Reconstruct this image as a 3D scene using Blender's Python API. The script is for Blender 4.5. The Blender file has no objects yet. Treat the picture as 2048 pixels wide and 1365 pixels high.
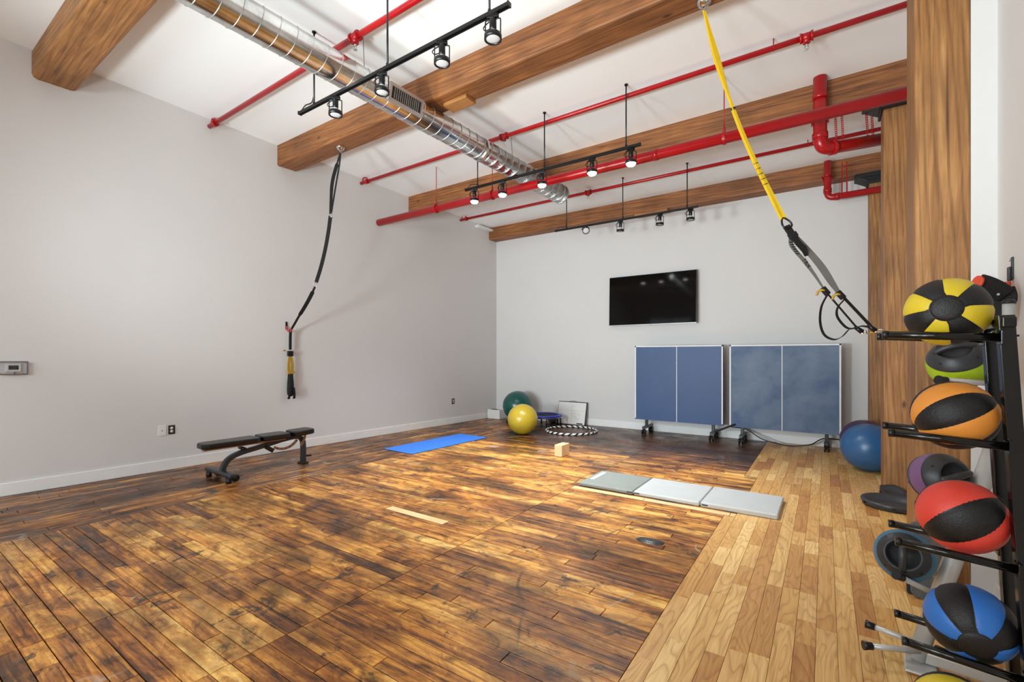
import bpy, math, random
from mathutils import Vector, Matrix

random.seed(7)
C = bpy.context.scene.collection
PI = math.pi

# ------------------------------------------------------------------ camera, world, lights, exposure
sc = bpy.context.scene
EYE = 1.45
YAW = math.radians(34.2)
cam_data = bpy.data.cameras.new('camera')
cam_data.sensor_fit = 'HORIZONTAL'
cam_data.sensor_width = 36.0
cam_data.lens = 36.0 * 921.0 / 2048.0
cam_data.shift_y = 30.5 / 2048.0
cam_data.clip_start = 0.05
cam_data.clip_end = 100
camera = bpy.data.objects.new('camera', cam_data)
camera.location = (0, 0, EYE)
camera.rotation_euler = (PI / 2, 0, YAW)
C.objects.link(camera)
sc.camera = camera

sc.view_settings.view_transform = 'Standard'
sc.view_settings.look = 'None'
sc.view_settings.gamma = 1.0
sc.view_settings.use_curve_mapping = False
sc.view_settings.exposure = 0.16

world = bpy.data.worlds.new('daylight')
sc.world = world
world.use_nodes = True
wbg = world.node_tree.nodes['Background']
wbg.inputs[0].default_value = (0.80, 0.88, 1.0, 1)
wbg.inputs[1].default_value = 1.2


def area_light(name, loc, rot, sx, sy, power, col=(1, 1, 1)):
    d = bpy.data.lights.new(name, 'AREA')
    d.shape = 'RECTANGLE'
    d.size, d.size_y = sx, sy
    d.energy = power
    d.color = col
    o = bpy.data.objects.new(name, d)
    o.location = loc
    o.rotation_euler = rot
    C.objects.link(o)
    return o


# daylight entering by the three tall windows in the wall behind the camera
WINDOWS = [(-5.65, 1.9), (-3.2, 1.9), (-0.75, 1.9)]
for (wx, ww), power in zip(WINDOWS, (40, 135, 50)):
    area_light('window_daylight', (wx, -2.75, 2.45), (math.radians(48), 0, 0), ww - 0.1, 2.4, power, (0.89, 0.98, 1.0))
sc.cycles.diffuse_bounces = 8


def ceiling_fill_spot(loc, aim, power, angle):
    """added fill spot, unseen behind the viewpoint, aimed up at the ceiling"""
    d = bpy.data.lights.new('ceiling_fill_spot', 'SPOT')
    d.energy = power
    d.color = (0.86, 0.97, 1.0)
    d.spot_size = math.radians(angle)
    d.spot_blend = 0.9
    d.shadow_soft_size = 0.35
    o = bpy.data.objects.new('ceiling_fill_spot', d)
    o.location = loc
    o.rotation_euler = (Vector(aim) - Vector(loc)).to_track_quat('-Z', 'Y').to_euler()
    C.objects.link(o)


ceiling_fill_spot((-4.6, -1.6, 1.3), (-4.9, 6.0, 4.2), 820, 84)  # three unseen spots added only to brighten the ceiling and far walls
ceiling_fill_spot((-2.8, -1.6, 1.3), (-2.0, 7.2, 4.4), 900, 84)
ceiling_fill_spot((-1.2, -1.6, 1.3), (-1.4, 6.5, 4.6), 420, 70)


# ------------------------------------------------------------------ mesh helpers
class MB:
    """collects polygons of one part"""

    def __init__(self):
        self.v, self.f, self.s, self.m, self.tint = [], [], [], [], None

    def add(self, verts, faces, smooth=False, mat=0):
        o = len(self.v)
        self.v += [Vector(p) for p in verts]
        for q in faces:
            self.f.append([i + o for i in q])
            self.s.append(smooth)
            self.m.append(mat)
        return self

    def box(self, c, size, rot=None, mat=0):
        c = Vector(c)
        hx, hy, hz = size[0] / 2, size[1] / 2, size[2] / 2
        vs = [Vector((x, y, z)) for z in (-hz, hz) for y in (-hy, hy) for x in (-hx, hx)]
        if rot is not None:
            vs = [rot @ p for p in vs]
        return self.add([p + c for p in vs], [(0, 2, 3, 1), (4, 5, 7, 6), (0, 1, 5, 4), (2, 6, 7, 3), (0, 4, 6, 2), (1, 3, 7, 5)], False, mat)

    def bar(self, a, b, w, h, up=(0, 0, 1), mat=0):
        """box from a to b, w across, h along up"""
        a, b = Vector(a), Vector(b)
        d = (b - a)
        L = d.length
        x = d.normalized()
        u = Vector(up)
        y = u.cross(x)
        if y.length < 1e-5:
            y = Vector((0, 1, 0)).cross(x)
        y.normalize()
        z = x.cross(y)
        R = Matrix((x, y, z)).transposed()
        return self.box((a + b) / 2, (L, w, h), R, mat)

    def tube(self, pts, r, n=10, caps=True, mat=0, closed=False):
        pts = [Vector(p) for p in pts]
        N = len(pts)
        rs = r if isinstance(r, (list, tuple)) else [r] * N
        tans = []
        for i in range(N):
            if closed:
                t = pts[(i + 1) % N] - pts[i - 1]
            else:
                t = pts[min(i + 1, N - 1)] - pts[max(i - 1, 0)]
            tans.append(t.normalized())
        t0 = tans[0]
        ref = Vector((0, 0, 1)) if abs(t0.z) < 0.9 else Vector((1, 0, 0))
        u = t0.cross(ref).normalized()
        vs, fs = [], []
        for i in range(N):
            t = tans[i]
            u = (u - t * u.dot(t)).normalized()
            w = t.cross(u)
            for k in range(n):
                a = 2 * PI * k / n
                vs.append(pts[i] + (u * math.cos(a) + w * math.sin(a)) * rs[i])
        for i in range(N if closed else N - 1):
            j = (i + 1) % N
            for k in range(n):
                k2 = (k + 1) % n
                fs.append((i * n + k, i * n + k2, j * n + k2, j * n + k))
        self.add(vs, fs, True, mat)
        if caps and not closed:
            self.add(vs[:n], [tuple(range(n - 1, -1, -1))], False, mat)
            self.add(vs[-n:], [tuple(range(n))], False, mat)
        return self

    def cyl(self, a, b, r, n=16, r2=None, mat=0):
        return self.tube([a, b], [r, r if r2 is None else r2], n, True, mat)

    def ribbon(self, pts, width, side, thick=0.002, mat=0):
        """strap: width along side (vector or one per point)"""
        pts = [Vector(p) for p in pts]
        N = len(pts)
        ws = width if isinstance(width, (list, tuple)) else [width] * N
        sides = side if isinstance(side, list) else [side] * N
        vs, fs = [], []
        for i in range(N):
            t = (pts[min(i + 1, N - 1)] - pts[max(i - 1, 0)]).normalized()
            s = Vector(sides[i])
            s = (s - t * s.dot(t)).normalized()
            nrm = t.cross(s)
            for a, b in ((-1, -1), (1, -1), (1, 1), (-1, 1)):
                vs.append(pts[i] + s * (a * ws[i] / 2) + nrm * (b * thick / 2))
        for i in range(N - 1):
            for k in range(4):
                k2 = (k + 1) % 4
                fs.append((i * 4 + k, i * 4 + k2, i * 4 + 4 + k2, i * 4 + 4 + k))
        fs.append((3, 2, 1, 0))
        e = (N - 1) * 4
        fs.append((e, e + 1, e + 2, e + 3))
        return self.add(vs, fs, False, mat)

    def lathe(self, prof, n=24, M=None, mats=None, mat=0, smooth=True, caps=True):
        """prof: (r, z) pairs turned about z; M places it"""
        vs, fs, ms = [], [], []
        P = len(prof)
        for r, z in prof:
            for k in range(n):
                a = 2 * PI * k / n
                p = Vector((r * math.cos(a), r * math.sin(a), z))
                vs.append(M @ p if M is not None else p)
        for i in range(P - 1):
            for k in range(n):
                k2 = (k + 1) % n
                fs.append((i * n + k, i * n + k2, i * n + n + k2, i * n + n + k))
        self.add(vs, fs, smooth, mat)
        for i, flip in ((0, True), (P - 1, False)):
            if caps and prof[i][0] > 1e-6:
                ring = [vs[i * n + k] for k in range(n)]
                self.add(ring, [tuple(range(n - 1, -1, -1)) if flip else tuple(range(n))], False, mat)
        return self

    def prism(self, poly, a, b, axis='z', mat=0):
        """poly in the two other axes, from a to b along axis"""
        def P(p, t):
            return {'z': (p[0], p[1], t), 'x': (t, p[0], p[1]), 'y': (p[0], t, p[1])}[axis]
        n = len(poly)
        vs = [P(p, a) for p in poly] + [P(p, b) for p in poly]
        fs = [tuple(range(n - 1, -1, -1)), tuple(range(n, 2 * n))]
        fs += [(i, (i + 1) % n, n + (i + 1) % n, n + i) for i in range(n)]
        return self.add(vs, fs, False, mat)

    def build(self, name, mats, parent=None, bevel=0.0, seg=2, world=False, fixn=True):
        me = bpy.data.meshes.new(name)
        vs = self.v
        if world and parent is not None:
            inv = base_matrix(parent).inverted()
            vs = [inv @ p for p in vs]
        me.from_pydata([tuple(p) for p in vs], [], self.f)
        for m in (mats if isinstance(mats, (list, tuple)) else [mats]):
            me.materials.append(m)
        me.polygons.foreach_set('use_smooth', self.s)
        me.polygons.foreach_set('material_index', self.m)
        if self.tint is not None:
            at = me.attributes.new('tint', 'FLOAT_COLOR', 'POINT')
            flat = [c for t in self.tint for c in t]
            at.data.foreach_set('color', flat)
        me.update()
        if fixn:
            import bmesh
            bm = bmesh.new()
            bm.from_mesh(me)
            bmesh.ops.remove_doubles(bm, verts=bm.verts, dist=1e-6)
            bmesh.ops.recalc_face_normals(bm, faces=bm.faces)
            bm.to_mesh(me)
            bm.free()
        o = bpy.data.objects.new(name, me)
        C.objects.link(o)
        if parent is not None:
            o.parent = parent
        if bevel:
            md = o.modifiers.new('bevel', 'BEVEL')
            md.width = bevel
            md.segments = seg
            md.limit_method = 'ANGLE'
            md.angle_limit = math.radians(50)
        return o


def base_matrix(o):
    m = Matrix.LocRotScale(o.location, o.rotation_euler, None)
    if o.parent is not None:
        return base_matrix(o.parent) @ m
    return m


def tag(o, label=None, cat=None, group=None, kind=None):
    if label:
        o['label'] = label
    if cat:
        o['category'] = cat
    if group:
        o['group'] = group
    if kind:
        o['kind'] = kind
    return o


def thing(name, label, cat, loc=(0, 0, 0), rot=(0, 0, 0), group=None, kind=None):
    o = bpy.data.objects.new(name, None)
    o.empty_display_size = 0.1
    o.location = loc
    o.rotation_euler = rot
    C.objects.link(o)
    return tag(o, label, cat, group, kind)


def subempty(name, parent, loc=(0, 0, 0), rot=(0, 0, 0)):
    o = bpy.data.objects.new(name, None)
    o.empty_display_size = 0.05
    o.location = loc
    o.rotation_euler = rot
    o.parent = parent
    C.objects.link(o)
    return o


def copy_tree(o, parent=None):
    c = o.copy()
    C.objects.link(c)
    c.parent = parent
    for ch in list(o.children):
        copy_tree(ch, c)
    return c


def curve(pts, n=8):
    """Catmull-Rom through pts"""
    P = [Vector(p) for p in pts]
    P = [P[0] * 2 - P[1]] + P + [P[-1] * 2 - P[-2]]
    out = []
    for i in range(1, len(P) - 2):
        for k in range(n):
            t = k / n
            a, b, c, d = P[i - 1], P[i], P[i + 1], P[i + 2]
            out.append(0.5 * ((2 * b) + (c - a) * t + (2 * a - 5 * b + 4 * c - d) * t * t + (3 * b - a - 3 * c + d) * t ** 3))
    out.append(P[-2])
    return out


def frame_from(z, x_hint):
    z = Vector(z).normalized()
    x = Vector(x_hint)
    x = (x - z * x.dot(z)).normalized()
    y = z.cross(x)
    return Matrix((x, y, z)).transposed().to_4x4()


# ------------------------------------------------------------------ materials
def s2l(r, g, b):
    f = lambda c: (c / 255 / 12.92) if c <= 10 else ((c / 255 + 0.055) / 1.055) ** 2.4
    return (f(r), f(g), f(b), 1.0)


def mat_base(name):
    m = bpy.data.materials.new(name)
    m.use_nodes = True
    nt = m.node_tree
    b = nt.nodes['Principled BSDF']
    return m, nt, b


def link(nt, a, b):
    nt.links.new(a, b)


def node(nt, t, **k):
    n = nt.nodes.new(t)
    for a, v in k.items():
        setattr(n, a, v)
    return n


def simple(name, col, rough=0.5, metal=0.0, vary=0.06, nscale=8.0, bump=0.0, bscale=60.0, coat=0.0, spec=0.5):
    m, nt, b = mat_base(name)
    tc = node(nt, 'ShaderNodeTexCoord')
    nz = node(nt, 'ShaderNodeTexNoise')
    nz.inputs['Scale'].default_value = nscale
    nz.inputs['Detail'].default_value = 4
    link(nt, tc.outputs['Object'], nz.inputs['Vector'])
    mr = node(nt, 'ShaderNodeMapRange')
    mr.inputs[1].default_value, mr.inputs[2].default_value = 0.3, 0.7
    mr.inputs[3].default_value, mr.inputs[4].default_value = 1 - vary, 1 + vary
    link(nt, nz.outputs[0], mr.inputs[0])
    mx = node(nt, 'ShaderNodeMix', data_type='RGBA', blend_type='MULTIPLY')
    mx.inputs[0].default_value = 1
    mx.inputs[6].default_value = col
    link(nt, mr.outputs[0], mx.inputs[7])
    link(nt, mx.outputs[2], b.inputs['Base Color'])
    b.inputs['Roughness'].default_value = rough
    b.inputs['Metallic'].default_value = metal
    b.inputs['Coat Weight'].default_value = coat
    b.inputs['Specular IOR Level'].default_value = spec
    if bump:
        n2 = node(nt, 'ShaderNodeTexNoise')
        n2.inputs['Scale'].default_value = bscale
        link(nt, tc.outputs['Object'], n2.inputs['Vector'])
        bp = node(nt, 'ShaderNodeBump')
        bp.inputs['Strength'].default_value = bump
        bp.inputs['Distance'].default_value = 0.01
        link(nt, n2.outputs[0], bp.inputs['Height'])
        link(nt, bp.outputs[0], b.inputs['Normal'])
    return m


def ramp(nt, stops, interp='LINEAR'):
    r = node(nt, 'ShaderNodeValToRGB')
    cr = r.color_ramp
    cr.interpolation = interp
    while len(cr.elements) < len(stops):
        cr.elements.new(0.5)
    for e, (p, c) in zip(cr.elements, stops):
        e.position = p
        e.color = c
    return r


def mapped(nt, src, scale, loc=None):
    mp = node(nt, 'ShaderNodeMapping')
    mp.inputs['Scale'].default_value = scale
    if loc is not None:
        mp.inputs['Location'].default_value = loc
    link(nt, src, mp.inputs['Vector'])
    return mp.outputs[0]


def noise(nt, vec, scale, detail=4, rough=0.55, dist=0.0):
    n = node(nt, 'ShaderNodeTexNoise')
    n.inputs['Scale'].default_value = scale
    n.inputs['Detail'].default_value = detail
    n.inputs['Roughness'].default_value = rough
    n.inputs['Distortion'].default_value = dist
    link(nt, vec, n.inputs['Vector'])
    return n.outputs[0]


def mix(nt, fac, a, b, mode='MIX'):
    m = node(nt, 'ShaderNodeMix', data_type='RGBA', blend_type=mode)
    for sock, v in ((0, fac), (6, a), (7, b)):
        if hasattr(v, 'is_linked') or isinstance(v, bpy.types.NodeSocket):
            link(nt, v, m.inputs[sock])
        else:
            m.inputs[sock].default_value = v
    return m.outputs[2]


def math_n(nt, op, a, b=0.0, clamp=False):
    m = node(nt, 'ShaderNodeMath', operation=op, use_clamp=clamp)
    for i, v in enumerate((a, b)):
        if isinstance(v, bpy.types.NodeSocket):
            link(nt, v, m.inputs[i])
        else:
            m.inputs[i].default_value = v
    return m.outputs[0]


def timber(name, axis, dark, mid, light, rough=0.55):
    """old sawn timber, grain along axis, knots and checks"""
    m, nt, b = mat_base(name)
    pos = node(nt, 'ShaderNodeNewGeometry').outputs['Position']
    lo, hi = 1.3, 26.0
    sc3 = [hi, hi, hi]
    sc3['xyz'.index(axis)] = lo
    g = mapped(nt, pos, sc3)
    warp = noise(nt, mapped(nt, pos, [1.5 if a == axis else 4 for a in 'xyz']), 1.0, 3)
    n1 = noise(nt, g, 1.0, 7, 0.6, 1.2)
    w = node(nt, 'ShaderNodeTexWave', wave_type='BANDS', bands_direction='DIAGONAL')
    w.inputs['Scale'].default_value = 1.3
    w.inputs['Distortion'].default_value = 9.0
    w.inputs['Detail'].default_value = 2.5
    w.inputs['Detail Scale'].default_value = 0.7
    sc4 = [9.0, 9.0, 9.0]
    sc4['xyz'.index(axis)] = 0.45
    link(nt, mapped(nt, pos, sc4), w.inputs['Vector'])
    base = ramp(nt, [(0.25, dark), (0.5, mid), (0.75, light)])
    link(nt, n1, base.inputs[0])
    wr = ramp(nt, [(0.0, (0.55, 0.50, 0.45, 1)), (0.35, (1, 1, 1, 1))])
    link(nt, w.outputs[0], wr.inputs[0])
    c = mix(nt, 0.62, base.outputs[0], wr.outputs[0], 'MULTIPLY')
    # knots
    vo = node(nt, 'ShaderNodeTexVoronoi')
    vo.inputs['Scale'].default_value = 1.0
    sc5 = [3.4, 3.4, 3.4]
    sc5['xyz'.index(axis)] = 1.6
    link(nt, mapped(nt, pos, sc5), vo.inputs['Vector'])
    kr = ramp(nt, [(0.03, (0.14, 0.09, 0.07, 1)), (0.085, (1, 1, 1, 1))])
    link(nt, vo.outputs['Distance'], kr.inputs[0])
    c = mix(nt, 0.8, c, kr.outputs[0], 'MULTIPLY')
    # dark checks
    sc6 = [26.0, 26.0, 26.0]
    sc6['xyz'.index(axis)] = 0.5
    ck = noise(nt, mapped(nt, pos, sc6), 1.0, 2, 0.5)
    cr = ramp(nt, [(0.24, (0.2, 0.14, 0.1, 1)), (0.30, (1, 1, 1, 1))])
    link(nt, ck, cr.inputs[0])
    c = mix(nt, 0.75, c, cr.outputs[0], 'MULTIPLY')
    # blotches of age
    bl = ramp(nt, [(0.3, (0.72, 0.68, 0.62, 1)), (0.6, (1.08, 1.05, 1.0, 1))])
    link(nt, noise(nt, pos, 1.4, 4), bl.inputs[0])
    c = mix(nt, 1.0, c, bl.outputs[0], 'MULTIPLY')
    link(nt, c, b.inputs['Base Color'])
    b.inputs['Roughness'].default_value = rough
    bp = node(nt, 'ShaderNodeBump')
    bp.inputs['Strength'].default_value = 0.35
    bp.inputs['Distance'].default_value = 0.012
    link(nt, n1, bp.inputs['Height'])
    link(nt, bp.outputs[0], b.inputs['Normal'])
    return m


def plank_mat(name, axis, old=True):
    """floor boards: per-board tint from the mesh, grain along axis"""
    m, nt, b = mat_base(name)
    pos = node(nt, 'ShaderNodeNewGeometry').outputs['Position']
    at = node(nt, 'ShaderNodeAttribute', attribute_name='tint')
    sep = node(nt, 'ShaderNodeSeparateColor')
    link(nt, at.outputs['Color'], sep.inputs[0])
    bright, hue, off = sep.outputs[0], sep.outputs[1], sep.outputs[2]
    # shift the grain of every board
    comb = node(nt, 'ShaderNodeCombineXYZ')
    o10 = math_n(nt, 'MULTIPLY', off, 37.0)
    for i in range(3):
        link(nt, o10, comb.inputs[i])
    va = node(nt, 'ShaderNodeVectorMath', operation='ADD')
    link(nt, pos, va.inputs[0])
    link(nt, comb.outputs[0], va.inputs[1])
    gpos = va.outputs[0]
    ax = 'xyz'.index(axis)
    if old:
        g1 = [34.0, 34.0, 34.0]
        g1[ax] = 2.2
        n1 = noise(nt, mapped(nt, gpos, g1), 1.0, 6, 0.62, 0.6)
        c1 = ramp(nt, [(0.26, s2l(92, 60, 34)), (0.42, s2l(184, 120, 52)), (0.56, s2l(232, 170, 78)), (0.76, s2l(252, 212, 126))])
        shift = math_n(nt, 'ADD', n1, math_n(nt, 'MULTIPLY', math_n(nt, 'SUBTRACT', bright, 0.5), 0.42))
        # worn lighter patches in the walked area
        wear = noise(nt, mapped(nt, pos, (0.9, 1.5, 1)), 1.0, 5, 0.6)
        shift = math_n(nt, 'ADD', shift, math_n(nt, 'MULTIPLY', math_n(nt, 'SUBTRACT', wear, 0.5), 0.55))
        link(nt, shift, c1.inputs[0])
        c = c1.outputs[0]
        # reddish boards
        c = mix(nt, math_n(nt, 'MULTIPLY', hue, 0.5), c, mix(nt, 1.0, c, (0.90, 0.68, 0.5, 1), 'MULTIPLY'))
        # soaked-in dark stains, stretched with the boards
        st = noise(nt, mapped(nt, pos, (1.1, 2.2, 1) if ax == 0 else (2.2, 1.1, 1)), 1.0, 9, 0.68, 0.5)
        sr = ramp(nt, [(0.36, (0.15, 0.125, 0.11, 1)), (0.48, (0.56, 0.48, 0.43, 1)), (0.58, (1, 1, 1, 1))])
        link(nt, st, sr.inputs[0])
        c = mix(nt, 0.95, c, sr.outputs[0], 'MULTIPLY')
        st2 = noise(nt, mapped(nt, pos, (5, 9, 1) if ax == 0 else (9, 5, 1)), 1.0, 9, 0.72, 1.0)
        sr2 = ramp(nt, [(0.34, (0.10, 0.09, 0.085, 1)), (0.44, (0.66, 0.60, 0.55, 1)), (0.53, (1, 1, 1, 1))])
        link(nt, st2, sr2.inputs[0])
        c = mix(nt, 0.9, c, sr2.outputs[0], 'MULTIPLY')
        # black tar spots and grey scuffs
        tar = noise(nt, pos, 3.2, 12, 0.75, 0.4)
        tr = ramp(nt, [(0.60, (0, 0, 0, 1)), (0.625, (1, 1, 1, 1))])
        link(nt, tar, tr.inputs[0])
        c = mix(nt, math_n(nt, 'MULTIPLY', tr.outputs[0], 0.85), c, s2l(38, 34, 32))
        scu = noise(nt, mapped(nt, pos, (3.0, 14, 1)), 1.0, 8, 0.7, 1.5)
        scr = ramp(nt, [(0.70, (0, 0, 0, 1)), (0.75, (1, 1, 1, 1))])
        link(nt, scu, scr.inputs[0])
        c = mix(nt, math_n(nt, 'MULTIPLY', scr.outputs[0], 0.45), c, s2l(150, 146, 140))
        # curved drag scratches, dark and pale
        for seed, scl, colr, amt, lo in ((3.1, 1.1, s2l(40, 30, 24), 0.75, 0.52), (17.7, 0.8, s2l(44, 34, 28), 0.6, 0.55), (9.4, 1.7, s2l(186, 182, 172), 0.55, 0.57)):
            f = noise(nt, mapped(nt, pos, (1, 0.6, 1), (seed, seed * 2, 0)), scl, 1.5, 0.4, 0.3)
            ln = ramp(nt, [(0.0, (1, 1, 1, 1)), (0.003, (1, 1, 1, 1)), (0.0055, (0, 0, 0, 1))])
            link(nt, math_n(nt, 'ABSOLUTE', math_n(nt, 'SUBTRACT', f, 0.5)), ln.inputs[0])
            mk = ramp(nt, [(lo, (0, 0, 0, 1)), (lo + 0.08, (1, 1, 1, 1))])
            link(nt, noise(nt, mapped(nt, pos, (1, 1, 1), (seed, 0, seed)), 1.7, 3), mk.inputs[0])
            c = mix(nt, math_n(nt, 'MULTIPLY', math_n(nt, 'MULTIPLY', ln.outputs[0], mk.outputs[0]), amt), c, colr)
        # new replacement boards are pale and clean
        cl = ramp(nt, [(0.0, (0, 0, 0, 1)), (0.5, (0, 0, 0, 1)), (0.6, (1, 1, 1, 1))])
        link(nt, math_n(nt, 'MULTIPLY', bright, 0.5), cl.inputs[0])
        pale = ramp(nt, [(0.3, s2l(214, 172, 116)), (0.6, s2l(238, 202, 150))])
        link(nt, n1, pale.inputs[0])
        c = mix(nt, cl.outputs[0], c, pale.outputs[0])
        link(nt, c, b.inputs['Base Color'])
        rr = node(nt, 'ShaderNodeMapRange')
        rr.inputs[1].default_value, rr.inputs[2].default_value = 0.3, 0.75
        rr.inputs[3].default_value, rr.inputs[4].default_value = 0.22, 0.5
        link(nt, noise(nt, pos, 3.0, 6), rr.inputs[0])
        link(nt, rr.outputs[0], b.inputs['Roughness'])
        b.inputs['Specular IOR Level'].default_value = 0.45
        bp = node(nt, 'ShaderNodeBump')
        bp.inputs['Strength'].default_value = 0.25
        bp.inputs['Distance'].default_value = 0.006
        link(nt, n1, bp.inputs['Height'])
        link(nt, bp.outputs[0], b.inputs['Normal'])
    else:
        # oak: cathedral figure, each board cut differently
        g1 = [70.0, 70.0, 70.0]
        g1[ax] = 2.4
        fine = noise(nt, mapped(nt, gpos, g1), 1.0, 5, 0.65)
        gw = [9.0, 9.0, 9.0]
        gw[ax] = 1.5
        # contour lines of a smooth field give the rings
        field = noise(nt, mapped(nt, gpos, gw), 1.0, 1.5, 0.4, 0.35)
        rings = math_n(nt, 'FRACT', math_n(nt, 'MULTIPLY', field, 11.0))
        c1 = ramp(nt, [(0.0, s2l(182, 126, 66)), (0.5, s2l(218, 170, 98)), (1.0, s2l(240, 203, 136))])
        link(nt, bright, c1.inputs[0])
        c = mix(nt, math_n(nt, 'MULTIPLY', hue, 0.5), c1.outputs[0], s2l(190, 132, 74))
        wr = ramp(nt, [(0.0, (0.62, 0.52, 0.42, 1)), (0.16, (0.86, 0.80, 0.72, 1)), (0.5, (1, 1, 1, 1)), (0.9, (0.97, 0.95, 0.92, 1)), (1.0, (0.66, 0.56, 0.46, 1))])
        link(nt, rings, wr.inputs[0])
        c = mix(nt, 0.75, c, wr.outputs[0], 'MULTIPLY')
        fr = ramp(nt, [(0.35, (0.72, 0.64, 0.56, 1)), (0.55, (1, 1, 1, 1))])
        link(nt, fine, fr.inputs[0])
        c = mix(nt, 0.7, c, fr.outputs[0], 'MULTIPLY')
        kn = noise(nt, mapped(nt, gpos, (5, 3, 1)), 1.0, 3)
        kr = ramp(nt, [(0.22, (0.45, 0.36, 0.3, 1)), (0.30, (1, 1, 1, 1))])
        link(nt, kn, kr.inputs[0])
        c = mix(nt, 0.7, c, kr.outputs[0], 'MULTIPLY')
        link(nt, c, b.inputs['Base Color'])
        b.inputs['Roughness'].default_value = 0.36
    return m


M = {}
M['wall'] = simple('white_wall_paint', s2l(217, 216, 215), 0.75, vary=0.012, nscale=1.2, bump=0.05, bscale=160, spec=0.3)
M['ceiling'] = simple('white_ceiling_paint', s2l(246, 248, 248), 0.8, vary=0.012, nscale=1.0, spec=0.2)
M['trim'] = simple('white_trim_paint', s2l(236, 236, 236), 0.4, vary=0.015)
M['beam'] = timber('old_pine_beam', 'x', s2l(98, 58, 30), s2l(142, 90, 48), s2l(172, 116, 66))
M['beam_light'] = timber('golden_pine_beam', 'x', s2l(120, 78, 38), s2l(160, 110, 60), s2l(188, 138, 82))
M['column'] = timber('old_pine_post', 'z', s2l(118, 78, 42), s2l(156, 110, 62), s2l(186, 140, 88))
M['block'] = timber('pine_offcut', 'x', s2l(140, 92, 48), s2l(172, 120, 68), s2l(196, 146, 90))
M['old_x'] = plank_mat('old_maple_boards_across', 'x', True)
M['old_y'] = plank_mat('old_maple_boards_along', 'y', True)
M['oak'] = plank_mat('oak_boards', 'y', False)
M['gap'] = simple('dark_subfloor', s2l(30, 22, 17), 0.9)
M['red'] = simple('red_pipe_paint', s2l(166, 8, 16), 0.3, vary=0.08, nscale=5, coat=0.05)
M['black'] = simple('black_enamel', s2l(11, 11, 12), 0.38, vary=0.1)
M['black_gloss'] = simple('black_gloss_powder_coat', s2l(8, 8, 8), 0.16, vary=0.1)
M['iron'] = simple('black_cast_iron', s2l(14, 16, 18), 0.5, bump=0.2, bscale=30)
M['chrome'] = simple('chrome', s2l(215, 215, 215), 0.12, 1.0)
M['silver'] = simple('silver_powder_coat', s2l(196, 196, 194), 0.35, 0.25)
M['rubber'] = simple('black_rubber', s2l(17, 17, 19), 0.5, bump=0.25, bscale=220)
M['tray'] = simple('charcoal_tray_plastic', s2l(52, 56, 62), 0.34)
M['rubber_smooth'] = simple('black_smooth_rubber', s2l(15, 16, 18), 0.4)
M['grip'] = simple('charcoal_moulded_rubber', s2l(48, 50, 53), 0.42, bump=0.08, bscale=200)
M['vinyl'] = simple('black_vinyl', s2l(11, 11, 12), 0.3, bump=0.05, bscale=120)
M['gunmetal'] = simple('gunmetal_paint', s2l(54, 58, 62), 0.3, 0.45)
M['bronze'] = simple('bare_steel_warm', s2l(150, 124, 104), 0.35, 0.8)
M['webbing'] = simple('black_webbing', s2l(11, 11, 12), 0.75, bump=0.3, bscale=400)
M['yellow_web'] = simple('yellow_webbing', s2l(236, 196, 34), 0.7, bump=0.2, bscale=400)
M['mustard_web'] = simple('mustard_webbing', s2l(176, 140, 44), 0.7)
M['grey_web'] = simple('grey_webbing', s2l(112, 111, 106), 0.75, bump=0.3, bscale=400)
M['orange_grip'] = simple('orange_dipped_grip', s2l(214, 74, 42), 0.5)
M['red_grip'] = simple('red_dipped_grip', s2l(190, 56, 54), 0.5)
M['table_blue'] = simple('blue_table_top', s2l(46, 76, 124), 0.5, vary=0.05, nscale=2)
M['white_line'] = simple('white_line_paint', s2l(225, 226, 228), 0.5)
M['screen'] = simple('black_glass_screen', (0.005, 0.0045, 0.0045, 1), 0.06, spec=0.2)
M['mat_blue'] = simple('blue_foam_mat', s2l(50, 122, 224), 0.75, vary=0.04, bump=0.1, bscale=300)
M['mat_edge'] = simple('dark_foam_edge', s2l(30, 40, 66), 0.7)
M['mat_grey'] = simple('grey_vinyl_mat', s2l(186, 190, 190), 0.38, vary=0.03)
M['mat_grey_dull'] = simple('dull_grey_vinyl_mat', s2l(132, 138, 134), 0.42, vary=0.04)
M['cork'] = simple('pale_block_wood', s2l(222, 190, 148), 0.6, vary=0.06, nscale=30)
M['gym_yellow'] = simple('pearl_yellow_vinyl', s2l(186, 160, 44), 0.3, vary=0.03, coat=0.25)
M['gym_green'] = simple('deep_green_vinyl', s2l(8, 82, 76), 0.28, vary=0.03, coat=0.25)
M['gym_purple'] = simple('dark_purple_vinyl', s2l(72, 52, 82), 0.35, vary=0.03)
M['tramp_blue'] = simple('royal_blue_vinyl', s2l(30, 50, 170), 0.35)
M['white_plastic'] = simple('white_plastic', s2l(232, 232, 230), 0.4, vary=0.01)
M['brown_plate'] = simple('brown_metal_plate', s2l(70, 60, 54), 0.35, 0.4)
M['lcd'] = simple('dark_grey_display', s2l(44, 50, 46), 0.2)
M['grey_metal'] = simple('grey_zinc', s2l(150, 150, 150), 0.4, 0.7)
M['slab'] = simple('speckled_grey_rubber', s2l(88, 90, 92), 0.7, vary=0.5, nscale=160, bump=0.2, bscale=150)
M['grey_ball'] = simple('grey_ball_rubber', s2l(130, 130, 124), 0.6)
for nm, col in (('yellow', (216, 190, 40)), ('orange', (226, 146, 56)), ('red', (226, 70, 56)), ('blue', (44, 112, 196)), ('green', (160, 190, 26)), ('purple', (120, 84, 128)), ('teal', (54, 116, 150))):
    M['ball_' + nm] = simple(nm + '_rubber', s2l(*col), 0.45, vary=0.04, bump=0.12, bscale=260)


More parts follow.
